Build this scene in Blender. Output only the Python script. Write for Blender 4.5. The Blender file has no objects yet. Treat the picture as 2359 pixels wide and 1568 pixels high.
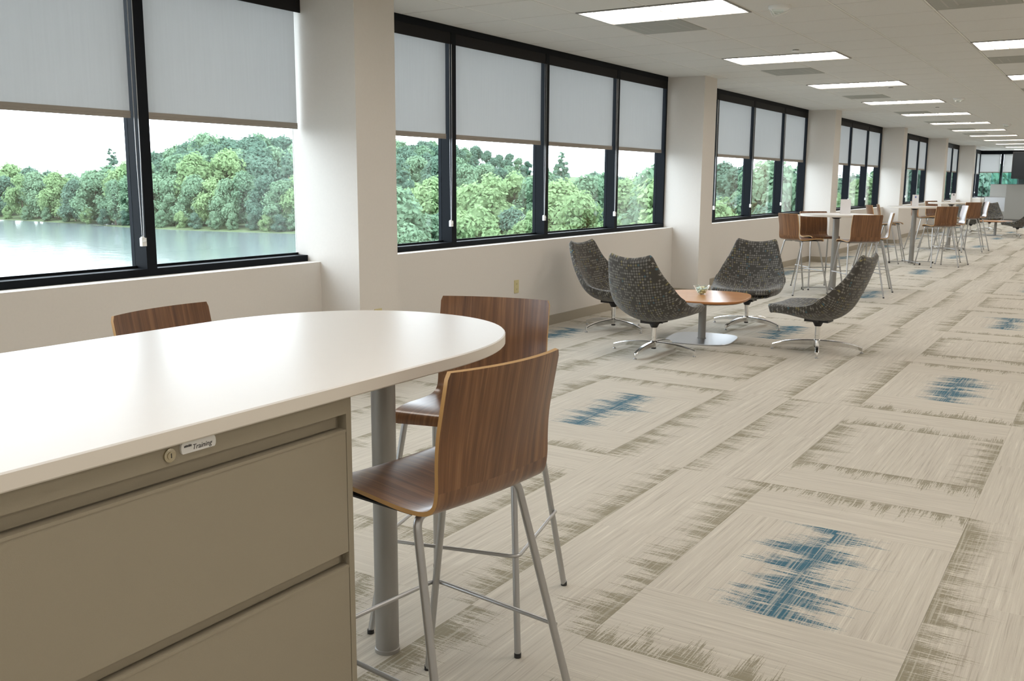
import bpy, bmesh, math, random
import numpy as np
from mathutils import Vector, Matrix

# ------------------------------------------------------------------ camera, sky, exposure
scene = bpy.context.scene
col = scene.collection
IMG_W, IMG_H = 2359, 1568
F_PX, YAW, PITCH, ROLL = 2192.308, -0.5633, -0.1666, 0.0053
CAM = Vector((4.9079, 0.0, 1.4828))
_f = Vector((math.sin(YAW) * math.cos(PITCH), math.cos(YAW) * math.cos(PITCH), math.sin(PITCH)))
_r0 = Vector((math.cos(YAW), -math.sin(YAW), 0))
_u0 = _r0.cross(_f)
_r = math.cos(ROLL) * _r0 + math.sin(ROLL) * _u0
_u = -math.sin(ROLL) * _r0 + math.cos(ROLL) * _u0
cd = bpy.data.cameras.new('camera')
cam = bpy.data.objects.new('camera', cd)
col.objects.link(cam)
cam.matrix_world = Matrix(((_r.x, _u.x, -_f.x, CAM.x), (_r.y, _u.y, -_f.y, CAM.y), (_r.z, _u.z, -_f.z, CAM.z), (0, 0, 0, 1)))
cd.sensor_fit = 'HORIZONTAL'
cd.sensor_width = 36.0
cd.lens = F_PX / IMG_W * 36.0
cd.clip_start = 0.05
cd.clip_end = 2000
scene.camera = cam

SKY = 6.8
world = bpy.data.worlds.new('overcast_sky')
scene.world = world
world.use_nodes = True
bg = world.node_tree.nodes['Background']
bg.inputs[0].default_value = (0.86, 0.92, 1.0, 1)
bg.inputs[1].default_value = SKY

LAMP = 7.0
LAMP_COL = (1.0, 0.925, 0.85)

vs = scene.view_settings
vs.view_transform = 'Standard'
vs.look = 'None'
vs.gamma = 1.0
vs.use_curve_mapping = False
vs.exposure = 0.19


def project(p):
    d = Vector(p) - CAM
    z = d.dot(_f)
    if z < 0.05:
        return None
    return (IMG_W / 2 + F_PX * d.dot(_r) / z, IMG_H / 2 - F_PX * d.dot(_u) / z, z)


# ------------------------------------------------------------------ mesh helpers
def smoothed(me, angle=40):
    for p in me.polygons:
        p.use_smooth = True
    try:
        me.set_sharp_from_angle(angle=math.radians(angle))
    except Exception:
        pass


class MB:
    """collects geometry for ONE mesh object"""
    def __init__(s):
        s.v, s.f, s.m, s.uv = [], [], [], []

    def add(s, verts, faces, mat=0, uvs=None):
        o = len(s.v)
        s.v += [tuple(v) for v in verts]
        for i, f in enumerate(faces):
            s.f.append(tuple(o + k for k in f))
            s.m.append(mat)
            s.uv.append(uvs[i] if uvs else None)
        return s

    def box(s, x0, x1, y0, y1, z0, z1, mat=0):
        v = [(x0, y0, z0), (x1, y0, z0), (x1, y1, z0), (x0, y1, z0), (x0, y0, z1), (x1, y0, z1), (x1, y1, z1), (x0, y1, z1)]
        f = [(0, 3, 2, 1), (4, 5, 6, 7), (0, 1, 5, 4), (1, 2, 6, 5), (2, 3, 7, 6), (3, 0, 4, 7)]
        return s.add(v, f, mat)

    def lathe(s, prof, n=24, c=(0, 0), mat=0, close=True):
        v, f = [], []
        for r, z in prof:
            for k in range(n):
                a = 2 * math.pi * k / n
                v.append((c[0] + r * math.cos(a), c[1] + r * math.sin(a), z))
        m = len(prof)
        for i in range(m - 1):
            for k in range(n):
                k2 = (k + 1) % n
                f.append((i * n + k, i * n + k2, (i + 1) * n + k2, (i + 1) * n + k))
        if close:
            f.append(tuple(reversed(range(n))))
            f.append(tuple((m - 1) * n + k for k in range(n)))
        return s.add(v, f, mat)

    def tube(s, pts, r, n=10, mat=0, closed=False):
        P = [Vector(p) for p in pts]
        rad = r if isinstance(r, (list, tuple)) else [r] * len(P)
        m = len(P)
        v, f = [], []
        t_prev = None
        nrm = None
        for i in range(m):
            if closed:
                t = (P[(i + 1) % m] - P[i - 1]).normalized()
            elif i == 0:
                t = (P[1] - P[0]).normalized()
            elif i == m - 1:
                t = (P[-1] - P[-2]).normalized()
            else:
                t = ((P[i] - P[i - 1]).normalized() + (P[i + 1] - P[i]).normalized()).normalized()
            if nrm is None:
                a = Vector((0, 0, 1)) if abs(t.z) < .9 else Vector((1, 0, 0))
                nrm = (a - t * a.dot(t)).normalized()
            else:
                nrm = (nrm - t * nrm.dot(t)).normalized()
            b = t.cross(nrm)
            for k in range(n):
                a = 2 * math.pi * k / n
                v.append(P[i] + rad[i] * (math.cos(a) * nrm + math.sin(a) * b))
        rng = m if closed else m - 1
        for i in range(rng):
            j = (i + 1) % m
            for k in range(n):
                k2 = (k + 1) % n
                f.append((i * n + k, i * n + k2, j * n + k2, j * n + k))
        if not closed:
            f.append(tuple(reversed(range(n))))
            f.append(tuple((m - 1) * n + k for k in range(n)))
        return s.add(v, f, mat)

    def prism(s, outline, z0, z1, mat=0, bevel=0.0):
        n = len(outline)
        cx = sum(p[0] for p in outline) / n
        cy = sum(p[1] for p in outline) / n
        rings = [(z0, bevel), (z0 + bevel, 0), (z1 - bevel, 0), (z1, bevel)] if bevel else [(z0, 0), (z1, 0)]
        v, f = [], []
        for z, b in rings:
            for x, y in outline:
                d = math.hypot(x - cx, y - cy) or 1
                v.append((x - (x - cx) / d * b, y - (y - cy) / d * b, z))
        for i in range(len(rings) - 1):
            for k in range(n):
                k2 = (k + 1) % n
                f.append((i * n + k, i * n + k2, (i + 1) * n + k2, (i + 1) * n + k))
        f.append(tuple(reversed(range(n))))
        f.append(tuple((len(rings) - 1) * n + k for k in range(n)))
        return s.add(v, f, mat)

    def mesh(s, name, mats, smooth=None):
        me = bpy.data.meshes.new(name)
        me.from_pydata(s.v, [], s.f)
        if not isinstance(mats, (list, tuple)):
            mats = [mats]
        for m in mats:
            me.materials.append(m)
        for i, p in enumerate(me.polygons):
            p.material_index = s.m[i]
        if any(u is not None for u in s.uv):
            ul = me.uv_layers.new(name='UVMap')
            for i, p in enumerate(me.polygons):
                if s.uv[i] is not None:
                    for k, li in enumerate(p.loop_indices):
                        ul.data[li].uv = s.uv[i][k]
        me.update()
        if smooth:
            smoothed(me, smooth)
        return me

    def build(s, name, mats, parent=None, loc=None, rotz=0, smooth=None):
        return obj(name, s.mesh(name, mats, smooth), parent, loc, rotz)


def obj(name, me, parent=None, loc=None, rotz=0):
    o = bpy.data.objects.new(name, me)
    col.objects.link(o)
    if parent:
        o.parent = parent
    if loc is not None:
        o.location = loc
    if rotz:
        o.rotation_euler = (0, 0, rotz)
    return o


def tag(o, label, cat, group=None, kind=None):
    o['label'] = label
    if cat:
        o['category'] = cat
    if group:
        o['group'] = group
    if kind:
        o['kind'] = kind
    return o


def thing(name, label, cat, loc=(0, 0, 0), rotz=0, group=None):
    return tag(obj(name, None, None, loc, rotz), label, cat, group)


def struct(o, label=None):
    o['kind'] = 'structure'
    if label:
        o['label'] = label
    return o


def dup(root, loc, rotz, label=None, group=None):
    r = root.copy()
    col.objects.link(r)
    r.location = loc
    r.rotation_euler = (0, 0, rotz)
    if label:
        r['label'] = label
    if group:
        r['group'] = group
    for ch in list(root.children):
        c = ch.copy()
        col.objects.link(c)
        c.parent = r
        for g in list(ch.children):
            d = g.copy()
            col.objects.link(d)
            d.parent = c
    return r


def fillet(pts, rad, n=5):
    P = [Vector(p) for p in pts]
    out = [P[0]]
    for i in range(1, len(P) - 1):
        a, b, c = P[i - 1], P[i], P[i + 1]
        d1 = (a - b)
        d2 = (c - b)
        r = min(rad, d1.length * .45, d2.length * .45)
        p1 = b + d1.normalized() * r
        p2 = b + d2.normalized() * r
        for k in range(n + 1):
            t = k / n
            out.append((1 - t) ** 2 * p1 + 2 * t * (1 - t) * b + t * t * p2)
    out.append(P[-1])
    return out


def catmull(keys, n):
    """keys: list of equal-length tuples; returns n samples"""
    K = np.array(keys, float)
    m = len(K)
    out = []
    for i in range(n):
        t = i / (n - 1) * (m - 1)
        k = min(int(t), m - 2)
        u = t - k
        p0 = K[max(k - 1, 0)]
        p1, p2 = K[k], K[k + 1]
        p3 = K[min(k + 2, m - 1)]
        out.append(.5 * ((2 * p1) + (-p0 + p2) * u + (2 * p0 - 5 * p1 + 4 * p2 - p3) * u * u + (-p0 + 3 * p1 - 3 * p2 + p3) * u ** 3))
    return out


# ------------------------------------------------------------------ materials
MATS = {}


def mat(name, color=(.5, .5, .5), rough=.6, metal=0.0, **kw):
    m = bpy.data.materials.new(name)
    m.use_nodes = True
    nt = m.node_tree
    b = nt.nodes['Principled BSDF']
    b.inputs['Base Color'].default_value = (*color, 1)
    b.inputs['Roughness'].default_value = rough
    b.inputs['Metallic'].default_value = metal
    for k, v in kw.items():
        b.inputs[k].default_value = v
    MATS[name] = m
    return m


def nd(nt, t, **kw):
    n = nt.nodes.new(t)
    for k, v in kw.items():
        setattr(n, k, v)
    return n


def math_node(nt, op, a, b=None, c=None):
    n = nt.nodes.new('ShaderNodeMath')
    n.operation = op
    for i, x in enumerate((a, b, c)):
        if x is None:
            continue
        if isinstance(x, (int, float)):
            n.inputs[i].default_value = x
        else:
            nt.links.new(x, n.inputs[i])
    return n.outputs[0]


def mixc(nt, fac, a, b):
    n = nt.nodes.new('ShaderNodeMix')
    n.data_type = 'RGBA'
    for i, x in ((0, fac), (6, a), (7, b)):
        if isinstance(x, (int, float)):
            n.inputs[i].default_value = x
        elif isinstance(x, tuple):
            n.inputs[i].default_value = (*x, 1)
        else:
            nt.links.new(x, n.inputs[i])
    return n.outputs[2]


def noise(nt, vec, scale, detail=2, rough=.5):
    n = nt.nodes.new('ShaderNodeTexNoise')
    n.inputs['Scale'].default_value = scale
    n.inputs['Detail'].default_value = detail
    n.inputs['Roughness'].default_value = rough
    if vec is not None:
        nt.links.new(vec, n.inputs['Vector'])
    return n.outputs['Fac']


def combine(nt, x, y, z=0.0):
    n = nt.nodes.new('ShaderNodeCombineXYZ')
    for i, v in enumerate((x, y, z)):
        if isinstance(v, (int, float)):
            n.inputs[i].default_value = v
        else:
            nt.links.new(v, n.inputs[i])
    return n.outputs[0]


def bump(nt, h, strength, dist, bsdf):
    n = nt.nodes.new('ShaderNodeBump')
    n.inputs['Strength'].default_value = strength
    n.inputs['Distance'].default_value = dist
    nt.links.new(h, n.inputs['Height'])
    nt.links.new(n.outputs[0], bsdf.inputs['Normal'])


def speckled(name, color, rough, scale, amount, bstr=.0, **kw):
    m = mat(name, color, rough, **kw)
    nt = m.node_tree
    b = nt.nodes['Principled BSDF']
    g = nd(nt, 'ShaderNodeNewGeometry')
    n = noise(nt, g.outputs['Position'], scale, 3, .6)
    lo = tuple(c * (1 - amount) for c in color)
    hi = tuple(min(1, c * (1 + amount)) for c in color)
    nt.links.new(mixc(nt, n, lo, hi), b.inputs['Base Color'])
    if bstr:
        bump(nt, n, bstr, .002, b)
    return m


M_wall = speckled('wall_paint', (.70, .665, .62), .85, 60, .03, .15)
M_ceil = speckled('ceiling_tile_fibre', (.70, .69, .655), .95, 220, .10, .5)
M_grid = mat('ceiling_grid_paint', (.46, .45, .41), .7)
M_base = speckled('baseboard_vinyl', (.37, .33, .26), .6, 40, .03)
M_frame = mat('window_frame_black_aluminium', (.006, .008, .011), .6, **{'Specular IOR Level': .12})
M_fascia = mat('blind_fascia_bronze', (.016, .0155, .016), .6, **{'Specular IOR Level': .15})
M_white_lam = speckled('white_laminate', (.86, .85, .83), .30, 30, .01)
M_edge_lam = mat('white_edge_band', (.80, .75, .67), .4)
M_cab = speckled('taupe_steel_paint', (.335, .295, .22), .45, 500, .04, .12)
M_silver = mat('silver_steel', (.46, .46, .46), .34, .85)
M_grey_paint = mat('grey_powder_coat', (.32, .31, .29), .42, .35)
M_chrome = mat('polished_aluminium', (.88, .88, .88), .16, 1.0)
M_black = mat('black_plastic', (.015, .015, .016), .45)
M_steel_plate = mat('brushed_steel_plate', (.50, .51, .53), .30, .9)
M_white_pl = mat('white_plastic', (.82, .82, .80), .4)
M_almond = mat('almond_plastic', (.62, .55, .30), .45)
M_brass = mat('nickel_lock', (.55, .50, .38), .25, 1.0)
M_paper = mat('white_card', (.80, .78, .78), .6)
M_blue_ink = mat('blue_print', (.06, .09, .40), .6)
M_dark_ink = mat('dark_ink', (.05, .045, .045), .6)
M_panel = speckled('partition_fabric', (.40, .40, .38), .9, 300, .05, .2)
M_panel_dark = mat('partition_base_strip', (.17, .17, .16), .6)
M_board = mat('whiteboard_enamel', (.80, .83, .88), .2)
M_sheet = mat('subfloor', (.20, .18, .15), .9)
M_vent = mat('vent_perforated_metal', (.36, .36, .32), .6)
M_house = mat('house_siding', (.55, .55, .53), .8)
M_roof = mat('house_roof', (.30, .30, .31), .8)
M_car = mat('white_car_paint', (.75, .76, .78), .25)
M_glass_dark = mat('dark_car_glass', (.03, .035, .04), .1)


def make_glass(name, tint, ior=1.5, refl=1.0):
    m = bpy.data.materials.new(name)
    m.use_nodes = True
    nt = m.node_tree
    nt.nodes.clear()
    out = nd(nt, 'ShaderNodeOutputMaterial')
    tr = nd(nt, 'ShaderNodeBsdfTransparent')
    tr.inputs[0].default_value = (*tint, 1)
    gl = nd(nt, 'ShaderNodeBsdfGlossy')
    gl.inputs['Color'].default_value = (refl, refl, refl, 1)
    gl.inputs['Roughness'].default_value = 0.0
    g = nd(nt, 'ShaderNodeNewGeometry')
    dp = nd(nt, 'ShaderNodeVectorMath')
    dp.operation = 'DOT_PRODUCT'
    nt.links.new(g.outputs['Incoming'], dp.inputs[0])
    nt.links.new(g.outputs['Normal'], dp.inputs[1])
    c = math_node(nt, 'SUBTRACT', 1.0, math_node(nt, 'ABSOLUTE', dp.outputs['Value']))
    r0 = ((ior - 1) / (ior + 1)) ** 2
    fr = math_node(nt, 'ADD', r0, math_node(nt, 'MULTIPLY', math_node(nt, 'POWER', c, 5.0), 1 - r0))
    mx = nd(nt, 'ShaderNodeMixShader')
    nt.links.new(fr, mx.inputs[0])
    nt.links.new(tr.outputs[0], mx.inputs[1])
    nt.links.new(gl.outputs[0], mx.inputs[2])
    nt.links.new(mx.outputs[0], out.inputs[0])
    return m


M_pane = make_glass('window_glass', (.93, .955, .955), 1.72)
M_pglass = make_glass('partition_glass', (.62, .80, .82), 1.5)
M_bowl = make_glass('pale_aqua_glass', (.95, .99, .985), 1.3)


def make_fabric_blind():
    m = bpy.data.materials.new('screen_blind_fabric')
    m.use_nodes = True
    nt = m.node_tree
    nt.nodes.clear()
    out = nd(nt, 'ShaderNodeOutputMaterial')
    g = nd(nt, 'ShaderNodeNewGeometry')
    sep = nd(nt, 'ShaderNodeSeparateXYZ')
    nt.links.new(g.outputs['Position'], sep.inputs[0])
    vec = combine(nt, math_node(nt, 'MULTIPLY', sep.outputs[1], 55.0), math_node(nt, 'MULTIPLY', sep.outputs[2], 2.0))
    n = noise(nt, vec, 1.0, 3)
    c1 = mixc(nt, n, (.50, .515, .50), (.56, .575, .56))
    d = nd(nt, 'ShaderNodeBsdfDiffuse')
    t = nd(nt, 'ShaderNodeBsdfTranslucent')
    c2 = mixc(nt, n, (.51, .50, .49), (.55, .54, .53))
    nt.links.new(c1, d.inputs[0])
    nt.links.new(c2, t.inputs[0])
    mx = nd(nt, 'ShaderNodeMixShader')
    mx.inputs[0].default_value = .6
    nt.links.new(d.outputs[0], mx.inputs[1])
    nt.links.new(t.outputs[0], mx.inputs[2])
    nt.links.new(mx.outputs[0], out.inputs[0])
    return m


M_blind = make_fabric_blind()
M_hem = mat('blind_hem_fabric', (.30, .27, .235), .85)


def make_wood(name, dark, mid, light, across=45.0, along=1.6, rough=.32, coat=.35):
    """grain runs along UV v; uv in metres"""
    m = mat(name, mid, rough)
    nt = m.node_tree
    b = nt.nodes['Principled BSDF']
    b.inputs['Coat Weight'].default_value = coat
    b.inputs['Coat Roughness'].default_value = .22
    uv = nd(nt, 'ShaderNodeUVMap')
    oi = nd(nt, 'ShaderNodeObjectInfo')
    sep = nd(nt, 'ShaderNodeSeparateXYZ')
    nt.links.new(uv.outputs[0], sep.inputs[0])
    off = math_node(nt, 'MULTIPLY', oi.outputs['Random'], 37.0)
    vec = combine(nt, math_node(nt, 'MULTIPLY', sep.outputs[0], across), math_node(nt, 'MULTIPLY', sep.outputs[1], along), off)
    n1 = noise(nt, vec, 1.0, 4, .65)
    vec2 = combine(nt, math_node(nt, 'MULTIPLY', sep.outputs[0], across * 7), math_node(nt, 'MULTIPLY', sep.outputs[1], along * 3), off)
    n2 = noise(nt, vec2, 1.0, 2, .6)
    r = nd(nt, 'ShaderNodeValToRGB')
    r.color_ramp.elements[0].position = .36
    r.color_ramp.elements[0].color = (*dark, 1)
    r.color_ramp.elements[1].position = .66
    r.color_ramp.elements[1].color = (*light, 1)
    e = r.color_ramp.elements.new(.5)
    e.color = (*mid, 1)
    f = math_node(nt, 'ADD', math_node(nt, 'MULTIPLY', n1, .72), math_node(nt, 'MULTIPLY', n2, .28))
    nt.links.new(f, r.inputs[0])
    nt.links.new(r.outputs[0], b.inputs['Base Color'])
    return m


M_walnut = make_wood('walnut_veneer', (.095, .036, .013), (.175, .074, .028), (.29, .140, .058))
M_ply = mat('plywood_edge', (.52, .31, .12), .5)
M_cherry = make_wood('cherry_veneer', (.56, .25, .10), (.64, .31, .13), (.69, .35, .155), 20, 2.0, .28, .5)
M_cherry_edge = mat('cherry_edge', (.42, .18, .06), .4)


def make_cross_fabric():
    m = mat('dark_fabric_with_crosses', (.05, .045, .04), .9)
    nt = m.node_tree
    b = nt.nodes['Principled BSDF']
    b.inputs['Sheen Weight'].default_value = .25
    b.inputs['Sheen Roughness'].default_value = .5
    uv = nd(nt, 'ShaderNodeUVMap')
    sep = nd(nt, 'ShaderNodeSeparateXYZ')
    nt.links.new(uv.outputs[0], sep.inputs[0])
    S = 1 / .0245
    u = math_node(nt, 'MULTIPLY', sep.outputs[0], S)
    v = math_node(nt, 'MULTIPLY', sep.outputs[1], S)
    fu, fv = math_node(nt, 'FLOOR', u), math_node(nt, 'FLOOR', v)
    au = math_node(nt, 'ABSOLUTE', math_node(nt, 'SUBTRACT', math_node(nt, 'SUBTRACT', u, fu), .5))
    av = math_node(nt, 'ABSOLUTE', math_node(nt, 'SUBTRACT', math_node(nt, 'SUBTRACT', v, fv), .5))
    def bar(a, c):
        return math_node(nt, 'MULTIPLY', math_node(nt, 'LESS_THAN', a, .13), math_node(nt, 'LESS_THAN', c, .40))
    cross = math_node(nt, 'MAXIMUM', bar(au, av), bar(av, au))
    wn = nd(nt, 'ShaderNodeTexWhiteNoise')
    wn.noise_dimensions = '3D'
    nt.links.new(combine(nt, fu, fv, 0.0), wn.inputs['Vector'])
    low = noise(nt, combine(nt, fu, fv, 3.0), .23, 2, .6)
    present = math_node(nt, 'GREATER_THAN', math_node(nt, 'ADD', wn.outputs['Value'], math_node(nt, 'MULTIPLY', low, 1.2)), .92)
    r = nd(nt, 'ShaderNodeValToRGB')
    r.color_ramp.interpolation = 'CONSTANT'
    els = r.color_ramp.elements
    els[0].position, els[0].color = 0, (.20, .19, .165, 1)
    els[1].position, els[1].color = .60, (.14, .135, .12, 1)
    for p, c in ((.80, (.22, .19, .085)), (.91, (.06, .13, .155)), (.96, (.27, .255, .22))):
        e = els.new(p)
        e.color = (*c, 1)
    wn2 = nd(nt, 'ShaderNodeTexWhiteNoise')
    nt.links.new(combine(nt, fv, fu, 7.0), wn2.inputs['Vector'])
    nt.links.new(wn2.outputs['Value'], r.inputs[0])
    weave = noise(nt, combine(nt, math_node(nt, 'MULTIPLY', u, 9.0), math_node(nt, 'MULTIPLY', v, 9.0)), 1.0, 2)
    ground = mixc(nt, weave, (.036, .032, .027), (.066, .059, .050))
    c = mixc(nt, math_node(nt, 'MULTIPLY', cross, present), ground, r.outputs[0])
    nt.links.new(c, b.inputs['Base Color'])
    bump(nt, weave, .4, .002, b)
    return m


M_fab = make_cross_fabric()


def make_carpet(name, fringe, reach, dens):
    """uv in metres on a plank: u across (fringe edge at u=0), v along"""
    m = mat(name, (.5, .45, .37), .95)
    nt = m.node_tree
    b = nt.nodes['Principled BSDF']
    uv = nd(nt, 'ShaderNodeUVMap')
    sep = nd(nt, 'ShaderNodeSeparateXYZ')
    nt.links.new(uv.outputs[0], sep.inputs[0])
    u, v = sep.outputs[0], sep.outputs[1]
    oi = nd(nt, 'ShaderNodeObjectInfo')
    at = nd(nt, 'ShaderNodeAttribute')
    at.attribute_name = 'rnd'
    rnd = math_node(nt, 'MULTIPLY', math_node(nt, 'ADD', oi.outputs['Random'], at.outputs['Fac']), 91.0)
    # long streaks
    s1 = noise(nt, combine(nt, math_node(nt, 'MULTIPLY', u, 75.0), math_node(nt, 'MULTIPLY', v, 1.3), rnd), 1.0, 3, .65)
    s2 = noise(nt, combine(nt, math_node(nt, 'MULTIPLY', u, 260.0), math_node(nt, 'MULTIPLY', v, 5.0), rnd), 1.0, 2, .6)
    st = math_node(nt, 'ADD', math_node(nt, 'MULTIPLY', s1, .6), math_node(nt, 'MULTIPLY', s2, .4))
    r = nd(nt, 'ShaderNodeValToRGB')
    els = r.color_ramp.elements
    els[0].position, els[0].color = .33, (.40, .36, .30, 1)
    els[1].position, els[1].color = .69, (.68, .64, .55, 1)
    e = els.new(.445)
    e.color = (.525, .485, .415, 1)
    e = els.new(.555)
    e.color = (.565, .525, .45, 1)
    nt.links.new(st, r.inputs[0])
    # fringe: threads perpendicular to the edge, dense at u=0 and thinning out
    big = noise(nt, combine(nt, math_node(nt, 'MULTIPLY', u, 1.5), math_node(nt, 'MULTIPLY', v, 11.0), rnd), 1.0, 2, .6)
    th = noise(nt, combine(nt, math_node(nt, 'MULTIPLY', u, 9.0), math_node(nt, 'MULTIPLY', v, 190.0), rnd), 1.0, 2, .6)
    fine = noise(nt, combine(nt, math_node(nt, 'MULTIPLY', u, 330.0), math_node(nt, 'MULTIPLY', v, 330.0), rnd), 1.0, 1)
    val = math_node(nt, 'ADD', math_node(nt, 'MULTIPLY', big, .85), math_node(nt, 'MULTIPLY', th, .95))
    val = math_node(nt, 'ADD', val, math_node(nt, 'MULTIPLY', fine, .34))
    thr = math_node(nt, 'ADD', dens, math_node(nt, 'MULTIPLY', u, 1.0 / reach))
    k = nd(nt, 'ShaderNodeMapRange')
    k.inputs['From Min'].default_value = 0.0
    k.inputs['From Max'].default_value = .10
    nt.links.new(math_node(nt, 'SUBTRACT', val, thr), k.inputs['Value'])
    fr = mixc(nt, fine, tuple(c * .85 for c in fringe), tuple(c * 1.15 for c in fringe))
    # light yarns running along the plank break the fringe up
    yarn = noise(nt, combine(nt, math_node(nt, 'MULTIPLY', u, 150.0), math_node(nt, 'MULTIPLY', v, 3.0), rnd), 1.0, 1)
    ym = nd(nt, 'ShaderNodeMapRange')
    ym.inputs['From Min'].default_value = .50
    ym.inputs['From Max'].default_value = .66
    ym.inputs['To Min'].default_value = .95
    ym.inputs['To Max'].default_value = .45
    nt.links.new(yarn, ym.inputs['Value'])
    c = mixc(nt, math_node(nt, 'MULTIPLY', k.outputs[0], ym.outputs[0]), r.outputs[0], fr)
    nt.links.new(c, b.inputs['Base Color'])
    bump(nt, math_node(nt, 'ADD', s2, math_node(nt, 'MULTIPLY', fine, .6)), .35, .003, b)
    return m


M_car_olive = make_carpet('carpet_plank_olive_fringe', (.255, .228, .158), .58, .91)
M_car_blue = make_carpet('carpet_plank_blue_fringe', (.012, .110, .175), .60, .87)

M_lamp = bpy.data.materials.new('fluorescent_lens')
M_lamp.use_nodes = True
_b = M_lamp.node_tree.nodes['Principled BSDF']
_b.inputs['Base Color'].default_value = (.9, .9, .88, 1)
_b.inputs['Emission Color'].default_value = (*LAMP_COL, 1)
_b.inputs['Emission Strength'].default_value = LAMP
M_louver = mat('lens_rib', (.80, .78, .73), .5)


def make_leaf(name, dark, light, hue=.0):
    m = bpy.data.materials.new(name)
    m.use_nodes = True
    nt = m.node_tree
    nt.nodes.clear()
    out = nd(nt, 'ShaderNodeOutputMaterial')
    oi = nd(nt, 'ShaderNodeObjectInfo')
    g = nd(nt, 'ShaderNodeNewGeometry')
    n = noise(nt, g.outputs['Position'], .55, 3, .6)
    f = math_node(nt, 'ADD', math_node(nt, 'MULTIPLY', n, .7), math_node(nt, 'MULTIPLY', oi.outputs['Random'], .42))
    c = mixc(nt, f, dark, light)
    d = nd(nt, 'ShaderNodeBsdfDiffuse')
    t = nd(nt, 'ShaderNodeBsdfTranslucent')
    nt.links.new(c, d.inputs[0])
    nt.links.new(c, t.inputs[0])
    mx = nd(nt, 'ShaderNodeMixShader')
    mx.inputs[0].default_value = .45
    nt.links.new(d.outputs[0], mx.inputs[1])
    nt.links.new(t.outputs[0], mx.inputs[2])
    nt.links.new(mx.outputs[0], out.inputs[0])
    return m


M_leaf_b = make_leaf('leaf_bright_green', (0.156, 0.257, 0.125), (0.335, 0.460, 0.242))
M_leaf_m = make_leaf('leaf_mid_green', (0.117, 0.215, 0.140), (0.257, 0.374, 0.242))
M_leaf_d = make_leaf('leaf_dark_green', (0.086, 0.160, 0.121), (0.172, 0.265, 0.195))
M_bark = mat('bark', (.16, .13, .10), .95)
M_grass = speckled('bank_grass', (.075, .115, .045), .95, .4, .35)

M_water = mat('lake_water', (.14, .175, .18), .12)
_nt = M_water.node_tree
_g = nd(_nt, 'ShaderNodeNewGeometry')
_sp = nd(_nt, 'ShaderNodeSeparateXYZ')
_nt.links.new(_g.outputs['Position'], _sp.inputs[0])
_n = noise(_nt, _g.outputs['Position'], .55, 4, .6)
bump(_nt, _n, .20, .25, _nt.nodes['Principled BSDF'])

# ------------------------------------------------------------------ room dimensions
H = 2.795
XF, XC = -0.126, 0.371           # window frame face, column face
YC, PITCH_C, WC = 5.14, 6.54, 0.432
ZS = 0.887
NCOL = 6
COLS = [YC + PITCH_C * i for i in range(-1, NCOL)]
Y_FAR, Y_BACK, X_RIGHT = 44.2, -5.0, 11.0

# floor slab
struct(MB().box(-.3, X_RIGHT, Y_BACK, Y_FAR, -.16, -.010).build('floor', M_sheet))
floor = bpy.data.objects['floor']
# ceiling deck above the tiles
struct(MB().box(-.32, X_RIGHT, Y_BACK, Y_FAR, H + .004, H + .20).build('ceiling', M_grid))
ceiling = bpy.data.objects['ceiling']
struct(MB().box(X_RIGHT, X_RIGHT + .15, Y_BACK, Y_FAR, -.16, H + .2).build('wall_right', M_wall))
struct(MB().box(-.32, X_RIGHT + .15, Y_BACK - .15, Y_BACK, -.16, H + .2).build('wall_back', M_wall))

# low wall under the windows, one stretch per bay, with baseboards
bays = []
for i, c in enumerate(COLS):
    y0 = c + WC
    y1 = COLS[i + 1] if i + 1 < len(COLS) else Y_FAR
    bays.append((y0, y1))
bays.insert(0, (Y_BACK, COLS[0]))
for (y0, y1) in bays:
    struct(MB().box(-.30, 0, y0, y1, -.01, ZS).build('wall_left', M_wall))
    m = MB().prism([(0, y0 + .013), (.013, y0 + .013), (.013, y1 - .013), (0, y1 - .013)], 0, .096)
    m.box(0, .006, y0 + .013, y1 - .013, .096, .1)
    struct(m.build('baseboard_left', M_base))
ords = ['first', 'second', 'third', 'fourth', 'fifth', 'sixth', 'seventh', 'eighth', 'ninth', 'tenth', 'eleventh', 'twelfth', 'thirteenth', 'fourteenth', 'fifteenth', 'sixteenth']
for i, c in enumerate(COLS):
    o = MB().box(-.245, XC, c, c + WC, -.01, H + .004).build('wall_column', M_wall)
    struct(o)
    m = MB()
    m.box(.0, XC + .013, c - .013, c, 0, .1)
    m.box(XC, XC + .013, c, c + WC, 0, .1)
    m.box(.0, XC + .013, c + WC, c + WC + .013, 0, .1)
    bb = struct(m.build('baseboard_column', M_base))
    bb.parent = o

# ------------------------------------------------------------------ windows and blinds
MUL = (1.45, 3.085, 4.72)
bay_names = ['nearest window bay', 'second window bay', 'third window bay', 'fourth window bay', 'fifth window bay', 'sixth window bay', 'farthest window bay']
ZB = 1.84            # blind bottom
XB = -.165           # blind plane


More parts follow.
